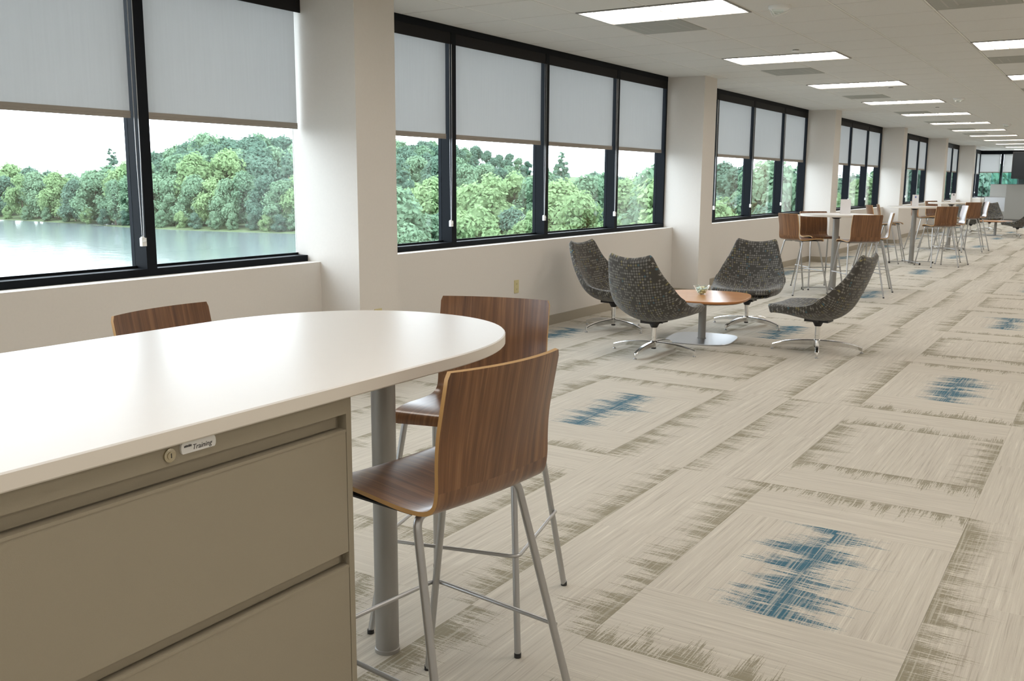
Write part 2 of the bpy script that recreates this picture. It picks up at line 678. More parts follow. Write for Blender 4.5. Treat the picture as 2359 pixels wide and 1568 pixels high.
def blind(y0, y1, label, place='wall', chain=True):
    """roller blind hung between two mullions; local y from 0 to width"""
    w = y1 - y0
    t = thing('roller_blind', label, 'blind', (0, y0, 0) if place == 'wall' else (0, 0, 0), 0, 'roller blinds on the windows')
    MB().box(XF - .012, XF - .001, .002, w - .002, 2.645, 2.735).box(XF - .10, XF - .004, .002, w - .002, 2.735, 2.75).build('fascia', M_fascia, t)
    fb = MB()
    n = 2
    fb.box(XB - .0008, XB + .0008, .022, w - .03, ZB + .04, 2.70)
    fb.build('fabric', M_blind, t)
    MB().tube([(XB, .022, ZB + .02), (XB, w - .03, ZB + .02)], .008, 8).box(XB - .006, XB + .006, .022, w - .03, ZB, ZB + .042).build('hem_bar', M_hem, t)
    if chain:
        yc = w - .030
        xc = XF + .018
        loop = [(xc, yc - .016, 2.64), (xc, yc - .014, 1.6), (xc, yc - .006, 1.14), (xc, yc, 1.125), (xc, yc + .006, 1.14), (xc, yc + .014, 1.6), (xc, yc + .016, 2.64)]
        MB().tube(loop, .0022, 6).build('bead_chain', M_silver, t)
        MB().box(xc - .014, xc + .010, yc - .016, yc + .016, 1.075, 1.125).tube([(xc - .01, yc, 1.13), (xc + .012, yc, 1.10)], .012, 8).build('chain_tensioner', M_white_pl, t)
    return t


for bi, (y0, y1) in enumerate(bays):
    if y1 < 0.5:
        muls = [y1 - 1.4 - 1.635 * k for k in range(1, 2)]
    muls = [y0 + d for d in MUL]
    if bi == 0:
        muls = []
    if bi == 1:
        muls = [y1 - 4.56, y1 - 2.93, y1 - 1.315]
    muls = [y for y in muls if y < y1 - .3]
    win = struct(obj('window_%d' % (bi + 1), None, None, (0, y0, 0)))
    L = y1 - y0
    XK = -.27
    MB().box(XK, XF, 0, L, H - .055, H + .003).build('head_rail', M_frame, win)
    MB().box(XK, XF, 0, L, ZS, ZS + .045).build('sill_rail', M_frame, win)
    MB().box(XK, XF - .002, 0, .035, ZS + .045, H - .055).build('jamb', M_frame, win)
    JE = .0 if bi == 1 else .035
    if JE:
        MB().box(XK, XF - .002, L - JE, L, ZS + .045, H - .055).build('jamb', M_frame, win)
    edges = [0.035] + [y - y0 for y in muls] + [L - .035]
    for y in muls:
        MB().box(XK, XF + .002, y - y0 - .072, y - y0, ZS + .045, H - .055).build('mullion', M_frame, win)
    starts = [.035] + [y - y0 for y in muls]
    ends = [y - y0 - .072 for y in muls] + [L - JE]
    for s_, e_ in zip(starts, ends):
        MB().box(-.240, -.234, s_, e_, ZS + .045, H - .055).build('pane', M_pane, win)
        # thin inner glazing bead that catches the sky
        MB().box(-.234, -.222, s_, e_, ZS + .045, ZS + .060).build('glazing_bead', M_frame, win)
    for k, (s_, e_) in enumerate(zip(starts, ends)):
        if bi == 0:
            continue
        pos = ['first', 'second', 'third', 'fourth'][k] if len(starts) == 4 else ords[k]
        blind(y0 + s_, y0 + e_, 'half-lowered grey roller blind, %s, %s pane from the near end' % (bay_names[min(bi - 1, 6)], pos), chain=(k < len(starts) - 1))

# far end wall: wall below/right, window with two blinds
fw = MB()
fw.box(-.30, X_RIGHT, Y_FAR, Y_FAR + .2, -.01, ZS)
struct(fw.build('wall_far', M_wall))
struct(MB().box(3.2, X_RIGHT, Y_FAR, Y_FAR + .2, ZS, H + .004).build('wall_far', M_wall))
win = struct(obj('window_9', None, None, (0, Y_FAR, 0)))
MB().box(-.30, 3.2, 0, .12, H - .15, H + .003).build('head_rail', M_frame, win)
MB().box(-.30, 3.2, 0, .12, ZS, ZS + .045).build('sill_rail', M_frame, win)
FM = [-.30, .585, 1.16]
MB().box(-.30, -.16, 0, .12, ZS + .045, H - .15).build('jamb', M_frame, win)
MB().box(.62, .71, 0, .12, ZS + .045, H - .15).build('mullion', M_frame, win)
MB().box(1.28, 1.62, 0, .12, ZS + .045, H - .15).build('mullion', M_frame, win)
MB().box(2.4, 2.5, 0, .12, ZS + .045, H - .15).build('mullion', M_frame, win)
for a, b_ in ((-.16, .62), (.71, 1.28), (1.62, 2.4), (2.5, 3.2)):
    MB().box(a, b_, .08, .086, ZS + .045, H - .15).build('pane', M_pane, win)
for nm, a, b_ in (('leftmost', -.15, .61), ('second', .72, 1.27)):
    t = thing('roller_blind', 'grey roller blind on the far end wall, %s pane' % nm, 'blind', (0, Y_FAR, 0), 0, 'roller blinds on the windows')
    MB().box(a, b_, .040, .0416, 1.93, H - .15).build('fabric', M_blind, t)
    MB().box(a, b_, .034, .046, 1.89, 1.932).build('hem_bar', M_hem, t)

# ------------------------------------------------------------------ ceiling tiles, grid, lights, vents
LX, LY, LD_, LW, LDEP = 1.144, 6.925, 3.286, 1.182, .587
TX, TY = .611, LD_ / 5
GX0, GY0 = LX - .02, LY - .035
light_cells = {}
vent_cells = {}
LROWS = [-4, 0, 4, 8, 12]           # column index (in tiles) of each row of lights
for r_i, ci in enumerate(LROWS):
    for n in range(-3, 12):
        j = n * 5
        if ci == -4:
            continue
        light_cells[(ci, j)] = (r_i, n)
        light_cells[(ci + 1, j)] = None
VENT_J = [1, 7, 13, 19, 24, 29, 33]
for ci in (0, 4):
    for j in VENT_J:
        vent_cells[(ci, j)] = True

tiles = []
i0, i1 = -3, int((X_RIGHT - GX0) / TX) + 1
j0, j1 = int((Y_BACK - GY0) / TY) - 1, int((Y_FAR - GY0) / TY) + 1
for i in range(i0, i1 + 1):
    for j in range(j0, j1 + 1):
        if (i, j) in light_cells or (i, j) in vent_cells:
            continue
        xa, xb = GX0 + i * TX, GX0 + (i + 1) * TX
        ya, yb = GY0 + j * TY, GY0 + (j + 1) * TY
        xa, xb = max(xa, XF), min(xb, X_RIGHT)
        ya, yb = max(ya, Y_BACK), min(yb, Y_FAR)
        if xb - xa < .05 or yb - ya < .05:
            continue
        # trim to leave the columns free
        for c in COLS:
            pass
        pr = [project((x, y, H)) for x in (xa, xb) for y in (ya, yb)]
        area = 0
        if all(pr):
            xs = [p[0] for p in pr]
            ys = [p[1] for p in pr]
            if max(xs) > 0 and min(xs) < IMG_W and max(ys) > 0 and min(ys) < IMG_H:
                area = (max(xs) - min(xs)) * (max(ys) - min(ys))
        tiles.append((area, xa, xb, ya, yb))
tiles.sort(key=lambda t: -t[0])
GAP = .007


def slab(mb, xa, xb, ya, yb, z0, z1, ch=.006):
    v = [(xa, ya, z1), (xb, ya, z1), (xb, yb, z1), (xa, yb, z1),
         (xa, ya, z0 + ch), (xb, ya, z0 + ch), (xb, yb, z0 + ch), (xa, yb, z0 + ch),
         (xa + ch, ya + ch, z0), (xb - ch, ya + ch, z0), (xb - ch, yb - ch, z0), (xa + ch, yb - ch, z0)]
    f = [(0, 1, 2, 3), (0, 4, 5, 1), (1, 5, 6, 2), (2, 6, 7, 3), (3, 7, 4, 0), (4, 8, 9, 5), (5, 9, 10, 6), (6, 10, 11, 7), (7, 11, 8, 4), (11, 10, 9, 8)]
    mb.add(v, f)


tile_cache = {}
rest = MB()
for k, (area, xa, xb, ya, yb) in enumerate(tiles):
    if k < 300 and area > 0:
        key = (round(xb - xa, 3), round(yb - ya, 3))
        if key not in tile_cache:
            mb = MB()
            slab(mb, GAP, xb - xa - GAP, GAP, yb - ya - GAP, -.006, .003)
            tile_cache[key] = mb.mesh('ceiling_tile', M_ceil)
        obj('ceiling_tile', tile_cache[key], ceiling, (xa, ya, H))
    else:
        slab(rest, xa + GAP, xb - GAP, ya + GAP, yb - GAP, H - .006, H + .003)
o = rest.build('ceiling_tile_field', M_ceil, ceiling)
o['kind'] = 'stuff'
# T-bar runners along the room
for i in range(-1, 17):
    x = GX0 + i * TX
    MB().box(x - .0055, x + .0055, Y_BACK, Y_FAR, H - .004, H + .003).build('grid_runner', M_louver, ceiling)

proto_light = None


def make_light():
    t = obj('ceiling_light', None)
    w, d = TX * 2, TY
    e = .022
    fr = MB()
    fr.box(.006, w - .006, .006, e, -.012, .003).box(.006, w - .006, d - e, d - .006, -.012, .003)
    fr.box(.006, e, e, d - e, -.012, .003).box(w - e, w - .006, e, d - e, -.012, .003)
    fr.build('frame', M_grey_paint, t)
    MB().add([(e, e, -.001), (w - e, e, -.001), (w - e, d - e, -.001), (e, d - e, -.001)], [(3, 2, 1, 0)]).build('lens', M_lamp, t)
    lv = MB()
    for k in range(1, 9):
        x = e + (w - 2 * e) * k / 9
        lv.box(x - .003, x + .003, e, d - e, -.0115, -.002)
    for k in range(1, 3):
        y = e + (d - 2 * e) * k / 3
        lv.box(e, w - e, y - .003, y + .003, -.0115, -.002)
    lv.build('lens_rib', M_louver, t)
    return t


rown = {1: 'window-side row', 2: 'row next to the window-side row'}
first = True
for ci, j in sorted(k for k, v in light_cells.items() if v is not None):
    r_i, n = light_cells[(ci, j)]
    x, y = GX0 + ci * TX, GY0 + j * TY
    if proto_light is None:
        proto_light = make_light()
        o = proto_light
        o.location = (x, y, H)
    else:
        o = dup(proto_light, (x, y, H), 0)
    if r_i == 1 and n >= 0:
        lab = 'lit rectangular ceiling light, %s from the camera in the window-side row' % ords[n]
        tag(o, lab, 'ceiling light', 'ceiling lights')
    elif r_i == 2 and 1 <= n:
        lab = 'lit rectangular ceiling light, %s visible in the row at the right edge' % ords[n - 1]
        tag(o, lab, 'ceiling light', 'ceiling lights')
    else:
        tag(o, 'lit rectangular ceiling light outside the picture', 'ceiling light', 'ceiling lights outside the picture')

for ci, j in sorted(vent_cells):
    x, y = GX0 + ci * TX, GY0 + j * TY
    t = thing('ceiling_vent', 'grey square perforated air vent, %s in the %s' % (ords[VENT_J.index(j)], 'window-side row of ceiling lights' if ci == 0 else 'right-hand row of ceiling lights'), 'vent', (x, y, H), 0, 'ceiling vents')
    m = MB()
    slab(m, GAP, TX - GAP, GAP, TY - GAP, -.008, .003)
    m.build('face_panel', M_vent, t)
    m = MB()
    for a in (.10, .18):
        m.add([(a, a, -.009), (TX - a, a, -.009), (TX - a, TY - a, -.009), (a, TY - a, -.009), (a + .012, a + .012, -.009), (TX - a - .012, a + .012, -.009), (TX - a - .012, TY - a - .012, -.009), (a + .012, TY - a - .012, -.009)],
              [(0, 4, 5, 1), (1, 5, 6, 2), (2, 6, 7, 3), (3, 7, 4, 0)])
    m.build('diffuser_ring', M_grid, t)

# sprinkler cover plates and fire strobes
for k, (x, y) in enumerate(((2.016, 9.88), (2.05, 14.4), (2.035, 18.5), (2.03, 23.3))):
    t = thing('sprinkler_cover', 'flat white sprinkler cover plate on the ceiling, %s from the camera' % ords[k], 'sprinkler', (x, y, H - .006), 0, 'sprinkler covers')
    MB().lathe([(.030, 0), (.030, -.010)], 20).build('neck', M_grid, t, smooth=40)
    MB().lathe([(.040, -.010), (.042, -.012), (.040, -.015), (.001, -.016)], 24).build('plate', M_white_pl, t, smooth=40)
for k, (x, y) in enumerate(((2.602, 7.41), (2.627, 16.69), (2.594, 24.45))):
    t = thing('ceiling_strobe', 'white fire alarm strobe on the ceiling, %s from the camera' % ords[k], 'alarm', (x, y, H - .006), 0.5, 'ceiling strobes')
    MB().lathe([(.085, 0), (.085, -.014), (.075, -.026), (.05, -.03)], 28).build('base_plate', M_white_pl, t, smooth=40)
    MB().box(-.055, .02, -.035, .035, -.055, -.026).build('lens', M_bowl, t)
    m = MB().tube(fillet([(-.065, -.03, -.026), (-.04, -.03, -.075), (.05, -.03, -.045), (.075, -.03, -.026)], .02), .004, 6)
    m.tube(fillet([(-.065, .03, -.026), (-.04, .03, -.075), (.05, .03, -.045), (.075, .03, -.026)], .02), .004, 6)
    m.build('guard', M_white_pl, t, smooth=60)

# ------------------------------------------------------------------ carpet planks
X0c, Y0c, G, GYc = 3.5536, 2.6055, .4572, .486
planks = []   # (x0,x1,y0,y1, fringe side, colour)   side in 'L','R','N','F'
OFF = {0: 0, -4: 4, -8: 9, 4: 4, 8: 0, 12: 4, 16: 0}
ny = int((Y_FAR - Y0c) / GYc) + 10


def put(i0_, i1_, j0_, j1_, side, colr=0):
    planks.append([X0c + i0_ * G, X0c + i1_ * G, Y0c + j0_ * GYc, Y0c + j1_ * GYc, side, colr])


for ci, off in OFF.items():
    for blk in range(-3, int(ny / 8) + 2):
        j = off - 8 + blk * 8
        put(ci, ci + 2, j, j + 1, 'N')
        put(ci, ci + 1, j + 1, j + 3, 'R', 1)
        put(ci + 1, ci + 2, j + 1, j + 3, 'L', 1)
        put(ci, ci + 2, j + 3, j + 4, 'F')
        put(ci, ci + 2, j + 4, j + 5, 'F')
        put(ci, ci + 1, j + 5, j + 7, 'L')
        put(ci + 1, ci + 2, j + 5, j + 7, 'R')
        put(ci, ci + 2, j + 7, j + 8, 'N')
        # corridor planks on both sides of this column of squares
        for s_ in (0, 2):
            put(ci - 1, ci, j + s_, j + s_ + 2, 'R')
            put(ci + 2, ci + 3, j + s_, j + s_ + 2, 'L')
            put(ci - 1, ci, j + 4 + s_, j + 6 + s_, 'L')
            put(ci + 2, ci + 3, j + 4 + s_, j + 6 + s_, 'R')

clip = []
for p in planks:
    x0, x1, y0, y1, side, c = p
    cx0, cx1 = max(x0, .0), min(x1, X_RIGHT)
    cy0, cy1 = max(y0, Y_BACK), min(y1, Y_FAR)
    if cx1 - cx0 < .03 or cy1 - cy0 < .03:
        continue
    pr = [project((x, y, 0)) for x in (cx0, cx1) for y in (cy0, cy1)]
    area = 0
    if all(pr):
        xs = [q[0] for q in pr]
        ys = [q[1] for q in pr]
        if max(xs) > 830 and min(xs) < IMG_W and max(ys) > 0 and min(ys) < IMG_H:
            area = (max(xs) - min(xs)) * (max(ys) - min(ys))
    clip.append((area, cx0, cx1, cy0, cy1, p))
clip.sort(key=lambda t: -t[0])
g_ = .0003


def plank_geo(mb, ox, oy, cx0, cx1, cy0, cy1, p, z0, z1):
    x0, x1, y0, y1, side, c = p
    xa, xb, ya, yb = cx0 + g_, cx1 - g_, cy0 + g_, cy1 - g_

    def uv(x, y):
        if side == 'R':
            return (x1 - x, y - y0)
        if side == 'L':
            return (x - x0, y1 - y)
        if side == 'N':
            return (y - y0, x - x0)
        return (y1 - y, x1 - x)
    q = [(xa, ya), (xb, ya), (xb, yb), (xa, yb)]
    v = [(x - ox, y - oy, z0) for x, y in q] + [(x - ox, y - oy, z1) for x, y in q]
    f = [(4, 5, 6, 7), (0, 1, 5, 4), (1, 2, 6, 5), (2, 3, 7, 6), (3, 0, 4, 7), (3, 2, 1, 0)]
    u4 = [uv(*t) for t in q]
    uvs = [u4]
    for a in range(4):
        b2 = (a + 1) % 4
        uvs.append([u4[a], u4[b2], u4[b2], u4[a]])
    uvs.append([u4[3], u4[2], u4[1], u4[0]])
    mb.add(v, f, c, uvs)


cache = {}
rest = MB()
rnds = []
rr = random.Random(4)
for k, (area, cx0, cx1, cy0, cy1, p) in enumerate(clip):
    if k < 300 and area > 0:
        key = (round(cx1 - cx0, 4), round(cy1 - cy0, 4), p[4], p[5], round(cx0 - p[0], 4))
        if key not in cache:
            mb = MB()
            plank_geo(mb, cx0, cy0, cx0, cx1, cy0, cy1, p, -.0099, 0)
            cache[key] = mb.mesh('carpet_plank', [M_car_olive, M_car_blue])
        obj('carpet_plank', cache[key], floor, (cx0, cy0, 0))
    else:
        plank_geo(rest, 0, 0, cx0, cx1, cy0, cy1, p, -.0099, 0)
        rnds += [rr.random()] * 6
o = rest.build('carpet_plank_field', [M_car_olive, M_car_blue], floor)
o['kind'] = 'stuff'
at = o.data.attributes.new('rnd', 'FLOAT', 'FACE')
at.data.foreach_set('value', rnds)

# ------------------------------------------------------------------ near table and file cabinet
ZT = 1.05
TBL_X0, TBL_X1 = 2.575, 3.540
t = thing('peninsula_table', 'long white bar-height table with a half-round end over the file cabinet', 'table', (3.06, 2.19, 0))
cx, a, b_, yc = (TBL_X0 + TBL_X1) / 2, (TBL_X1 - TBL_X0) / 2, .60, 1.90
out = [(TBL_X1, -.6)]
for k in range(0, 41):
    th = math.pi * k / 40
    ex = 2 / 2.15
    c_, s_ = math.cos(th), math.sin(th)
    out.append((cx + a * math.copysign(abs(c_) ** ex, c_), yc + b_ * abs(s_) ** ex))
out.append((TBL_X0, -.6))
lx, ly = 3.06, 2.19
loc = [(x - lx, y - ly) for x, y in out]
n = len(loc)


def top_slab(loc, z0, z1, bev):
    m = MB()
    nn = len(loc)
    ins = []
    for k in range(nn):
        p0, p1, p2 = Vector(loc[k - 1]), Vector(loc[k]), Vector(loc[(k + 1) % nn])
        d1, d2 = (p1 - p0).normalized(), (p2 - p1).normalized()
        nv = (Vector((-d1.y, d1.x)) + Vector((-d2.y, d2.x)))
        nv = nv.normalized()
        ins.append((p1.x + nv.x * bev, p1.y + nv.y * bev))
    rings = [(ins, z0), (loc, z0 + bev), (loc, z1 - bev), (ins, z1)]
    v = [(x, y, z) for r, z in rings for x, y in r]
    f, mm = [], []
    m.add(v, [tuple(reversed(range(nn)))], 1)
    o = 0
    for i in range(3):
        fs = [(i * nn + k, i * nn + (k + 1) % nn, (i + 1) * nn + (k + 1) % nn, (i + 1) * nn + k) for k in range(nn)]
        for q in fs:
            m.f.append(q)
            m.m.append(1 if i < 2 else 0)
            m.uv.append(None)
    m.f.append(tuple(3 * nn + k for k in range(nn)))
    m.m.append(0)
    m.uv.append(None)
    return m


top_slab(loc, ZT - .032, ZT, .003).build('tabletop', [M_white_lam, M_edge_lam], t, smooth=35)
MB().lathe([(.040, 0), (.040, .012), (.0375, .014), (.0375, ZT - .036), (.062, ZT - .034), (.062, ZT - .0325)], 32).build('leg', M_grey_paint, t, smooth=40)

CX1 = 3.523
CY0, CY1 = .62, 1.532
cab = thing('file_cabinet', 'taupe steel lateral file cabinet with wide drawers under the white table', 'cabinet', (CX1 - .23, (CY0 + CY1) / 2, 0))
ox, oy = CX1 - .23, (CY0 + CY1) / 2
w2 = (CY1 - CY0) / 2
zt = ZT - .034
body = MB()
body.box(-.23, .205, -w2, w2, .06, zt)                      # carcass
body.box(.205, .23, w2 - .016, w2, .03, zt)                  # front stiles
body.box(.205, .23, -w2, -w2 + .016, .03, zt)
body.box(.205, .23, -w2 + .016, w2 - .016, zt - .037, zt)    # top rail
body.box(-.20, .20, -w2 + .02, w2 - .02, 0, .06)
body.build('body', M_cab, cab)
for k in range(3):
    z1 = .948 - .0035 - .3125 * k
    z0 = z1 - .281
    d = MB()
    d.box(.208, .2295, -w2 + .018, w2 - .018, z0, z1)
    fr = d.build('drawer', M_cab, cab)
    # recessed full-width pull: inward-sloping lip above the drawer front
    p = MB()
    p.box(.2295, .2308, -w2 + .018, w2 - .018, z1 - .006, z1)
    p.box(.2055, .212, -w2 + .03, w2 - .03, z1 + .004, z1 + .028)
    p.build('drawer_pull', M_cab, fr)
lk = MB()
lk.tube([(.228, 1.055 - oy, .9985), (.2335, 1.055 - oy, .9985), (.2345, 1.055 - oy, .9985)], [.0125, .0125, .010], 20)
lko = lk.build('lock', M_brass, cab, smooth=40)
MB().tube([(.2345, 1.055 - oy, .9985), (.2365, 1.055 - oy, .9985)], .0075, 16).build('cylinder', M_brass, lko, smooth=40)
MB().box(.2362, .2369, 1.0542 - oy, 1.0558 - oy, .9945, 1.003).build('keyhole', M_black, lko)
# label holder: small curved-end plate with a handwritten word
ly0, ly1, lz0, lz1 = 1.078 - oy, 1.156 - oy, .994, 1.0145
pts = []
for k in range(9):
    a_ = -math.pi / 2 + math.pi * k / 8
    pts.append((ly1 - .004 + .004 * math.cos(a_), (lz0 + lz1) / 2 + (lz1 - lz0) / 2 * math.sin(a_)))
for k in range(9):
    a_ = math.pi / 2 + math.pi * k / 8
    pts.append((ly0 + .004 + .004 * math.cos(a_), (lz0 + lz1) / 2 + (lz1 - lz0) / 2 * math.sin(a_)))
nn = len(pts)
m = MB()
v = [(.230, y, z) for y, z in pts] + [(.2345, y, z) for y, z in pts]
m.add(v, [tuple(reversed(range(nn))), tuple(nn + k for k in range(nn))] + [(k, (k + 1) % nn, nn + (k + 1) % nn, nn + k) for k in range(nn)])
lab = m.build('label_holder', M_white_pl, cab)
lab['label'] = 'white label plate with the handwritten word Training'


def text_mesh(body, size, shear, name, parent, loc, mtl, rot):
    cu = bpy.data.curves.new(name, 'FONT')
    cu.body = body
    cu.size = size
    cu.shear = shear
    cu.extrude = .0002
    cu.resolution_u = 3
    tmp = bpy.data.objects.new(name, cu)
    col.objects.link(tmp)
    dg = bpy.context.evaluated_depsgraph_get()
    me = bpy.data.meshes.new_from_object(tmp.evaluated_get(dg))
    bpy.data.objects.remove(tmp)
    me.materials.clear()
    me.materials.append(mtl)
    o = bpy.data.objects.new(name, me)
    col.objects.link(o)
    o.parent = parent
    o.location = loc
    o.rotation_euler = rot
    return o


text_mesh('Training', .0135, .25, 'lettering', lab, (.2348, 1.1015 - oy, .9985), M_dark_ink, (math.pi / 2, 0, math.pi / 2))
m = MB()
for k, (a_, h_) in enumerate(((0, .0035), (.0032, .0042), (.0066, .0038), (.010, .0046), (.0134, .004))):
    m.box(.2346, .2349, 1.0845 - oy + a_, 1.0845 - oy + a_ + .0022, 1.0055, 1.0055 + h_)
    m.box(.2346, .2349, 1.0845 - oy + a_, 1.0845 - oy + a_ + .003, 1.0070, 1.0078)
m.build('printed_mark', M_dark_ink, lab)

# ------------------------------------------------------------------ bar stools
SH_N, SH_M = 40, 14


def stool_profile():
    keys = [(.212, .704), (.206, .722), (.185, .735), (.10, .738), (.0, .730), (-.085, .724), (-.150, .727), (-.186, .745), (-.202, .785), (-.212, .84), (-.228, .92), (-.244, 1.0), (-.258, 1.07)]
    return catmull(keys, SH_N)


def shell_part(i0, i1):
    P = stool_profile()
    pts = [Vector((0, p[0], p[1])) for p in P]
    s = [0]
    for k in range(1, SH_N):
        s.append(s[-1] + (pts[k] - pts[k - 1]).length)
    inn, outr, uvs = [], [], []
    TH = .011
    for i in range(i0, i1):
        tg = (pts[min(i + 1, SH_N - 1)] - pts[max(i - 1, 0)]).normalized()
        nrm = Vector((0, tg.z, -tg.y))       # points up on the seat / forward on the back
        q = pts[i]
        tt = max(0, min(1, (s[i] - .40) / .22))
        back = tt * tt * (3 - 2 * tt)
        hw = .203
        # small corner radii at the front lip and the top edge
        d_end = min(s[i], s[-1] - s[i])
        if d_end < .006:
            hw -= .006 - d_end
        for k in range(SH_M + 1):
            u = -1 + 2 * k / SH_M
            curve = (.005 * (1 - back) + .030 * back) * u * u
            fwd = nrm if back == 0 else (nrm * (1 - back) + Vector((0, 1, 0)) * back).normalized()
            base = Vector((u * hw, q.y, q.z)) + fwd * curve
            inn.append(base)
            outr.append(base - nrm * TH)
            uvs.append((u * hw, s[i]))
    return inn, outr, uvs, i1 - i0


def build_shell(name, i0, i1, parent, cap0, cap1):
    inn, outr, uvs, rows = shell_part(i0, i1)
    c = SH_M + 1
    m = MB()
    N = len(inn)
    V = inn + outr
    fs, ms, us = [], [], []
    for r in range(rows - 1):
        for k in range(SH_M):
            a_, b2, c2, d2 = r * c + k, r * c + k + 1, (r + 1) * c + k + 1, (r + 1) * c + k
            fs.append((a_, b2, c2, d2)); ms.append(0); us.append([uvs[x] for x in (a_, b2, c2, d2)])
            fs.append((N + d2, N + c2, N + b2, N + a_)); ms.append(0); us.append([uvs[x] for x in (d2, c2, b2, a_)])
        for k, fl in ((0, False), (SH_M, True)):
            a_, d2 = r * c + k, (r + 1) * c + k
            q = (a_, d2, N + d2, N + a_) if not fl else (d2, a_, N + a_, N + d2)
            fs.append(q); ms.append(1); us.append([(0, 0)] * 4)
    for r, on in ((0, cap0), (rows - 1, cap1)):
        if on:
            for k in range(SH_M):
                a_, b2 = r * c + k, r * c + k + 1
                q = (b2, a_, N + a_, N + b2) if r == 0 else (a_, b2, N + b2, N + a_)
                fs.append(q); ms.append(1); us.append([(0, 0)] * 4)
    o0 = len(m.v)
    m.v += [tuple(p) for p in V]
    m.f, m.m, m.uv = fs, ms, us
    return m.build(name, [M_walnut, M_ply], parent, smooth=45)


def make_stool():
    t = obj('bar_stool', None)
    split = 27
    build_shell('seat', 0, split, t, True, False)
    build_shell('backrest', split - 1, SH_N, t, False, True)
    for sx in (-1, 1):
        for sy in (-1, 1):
            yt = .135 if sy > 0 else -.115
            path = fillet([(sx * .03, yt, .7115), (sx * .186, yt, .7095), (sx * .255, sy * .285, .008)], .035, 6)
            leg = MB().tube(path, .0105, 12).build('leg', M_silver, t, smooth=50)
            MB().lathe([(.0115, 0), (.0115, .014)], 12, (sx * .2555, sy * .286)).build('glide', M_black, leg, smooth=50)
    MB().box(-.185, .185, -.10, .16, .7075, .7125).build('seat_pan', M_black, t)
    # footrest: U-shaped rod on both sides and across the front
    zf = .31
    fx, fy = .186 + .069 * (.7095 - zf) / .70, .0
    fyf = .135 + .15 * (.7095 - zf) / .70
    fyr = -.115 - .17 * (.7095 - zf) / .70
    path = fillet([(-fx - .014, fyr, zf), (-fx - .014, fyf + .014, zf), (fx + .014, fyf + .014, zf), (fx + .014, fyr, zf)], .03, 6)
    MB().tube(path, .006, 10).build('footrest', M_silver, t, smooth=50)
    return t


stool0 = make_stool()
R = math.radians
GS = 'walnut plywood bar stools'


def put_stool(first_, x, y, az, label):
    if first_:
        stool0.location = (x, y, 0)
        stool0.rotation_euler = (0, 0, -R(az))
        tag(stool0, label, 'stool', GS)
        return stool0
    o = dup(stool0, (x, y, 0), -R(az), label, GS)
    o['category'] = 'stool'
    return o


put_stool(True, 3.496, 1.874, -83, 'nearest walnut bar stool, back turned to us, beside the file cabinet')
put_stool(False, 3.115, 2.590, 165.5, 'walnut bar stool at the rounded end of the near white table')
put_stool(False, 2.555, 2.00, 83, 'walnut bar stool on the window side of the near white table, only its back showing')

# ------------------------------------------------------------------ round bar tables with stools and cards
def make_bar_table():
    t = obj('bar_table', None)
    n = 64
    o2 = [(.48 * math.cos(2 * math.pi * k / n), .48 * math.sin(2 * math.pi * k / n)) for k in range(n)]
    top_slab(o2, ZT - .030, ZT, .003).build('tabletop', [M_white_lam, M_edge_lam], t, smooth=35)
    MB().lathe([(.050, 0), (.050, .05), (.043, .055), (.043, ZT - .065)], 28).build('pole', M_grey_paint, t, smooth=40)
    MB().lathe([(.040, ZT - .065), (.085, ZT - .034), (.085, ZT - .031)], 28).build('mount', M_black, t, smooth=40)
    for k in range(4):
        a_ = math.pi / 2 * k + .35
        c_, s_ = math.cos(a_), math.sin(a_)
        m = MB()
        for d in (-.022, .022):
            m.tube([(c_ * .03 - s_ * d, s_ * .03 + c_ * d, .035), (c_ * .40 - s_ * d * .4, s_ * .40 + c_ * d * .4, .028)], .007, 8)
        arm = m.build('base_arm', M_silver, t, smooth=50)
        MB().lathe([(.016, 0), (.016, .022), (.012, .036)], 12, (c_ * .40, s_ * .40)).build('glide', M_black, arm, smooth=50)
    return t


TABLES = [(1.631, 13.53), (1.712, 18.97), (1.733, 23.32)]
tn = ['nearest', 'middle', 'farthest']
bt0 = None
for k, (x, y) in enumerate(TABLES):
    lab = '%s of the three round white bar tables on a grey pole' % tn[k]
    if bt0 is None:
        bt0 = make_bar_table()
        bt0.location = (x, y, 0)
        tag(bt0, lab, 'table', 'round bar tables')
    else:
        dup(bt0, (x, y, 0), .2 * k, lab)
SPOTS = [
    [(-.30, -.62, 36, 'window-side stool turned away'), (-.27, .20, 140, 'window-side stool facing us'), (.42, -.52, -38, 'aisle-side stool with its dark back to us'), (.42, .34, -105, 'aisle-side stool facing the windows')],
    [(-.52, -.30, 62, 'window-side stool nearer to us'), (-.48, .36, 75, 'window-side stool farther from us'), (.50, -.42, -38, 'aisle-side stool with its dark back to us'), (.58, .38, -112, 'aisle-side stool facing the windows')],
    [(-.50, -.36, 60, 'window-side stool nearer to us'), (-.30, .40, 120, 'window-side stool farther from us'), (.36, -.40, -45, 'aisle-side stool with its dark back to us'), (.46, .34, -108, 'aisle-side stool facing the windows')],
]
for k, (x, y) in enumerate(TABLES):
    for dx, dy, az, lab in SPOTS[k]:
        put_stool(False, x + dx, y + dy, az, 'walnut bar %s, at the %s round table' % (lab.replace('stool', 'stool,', 1).replace(',,', ','), tn[k]))

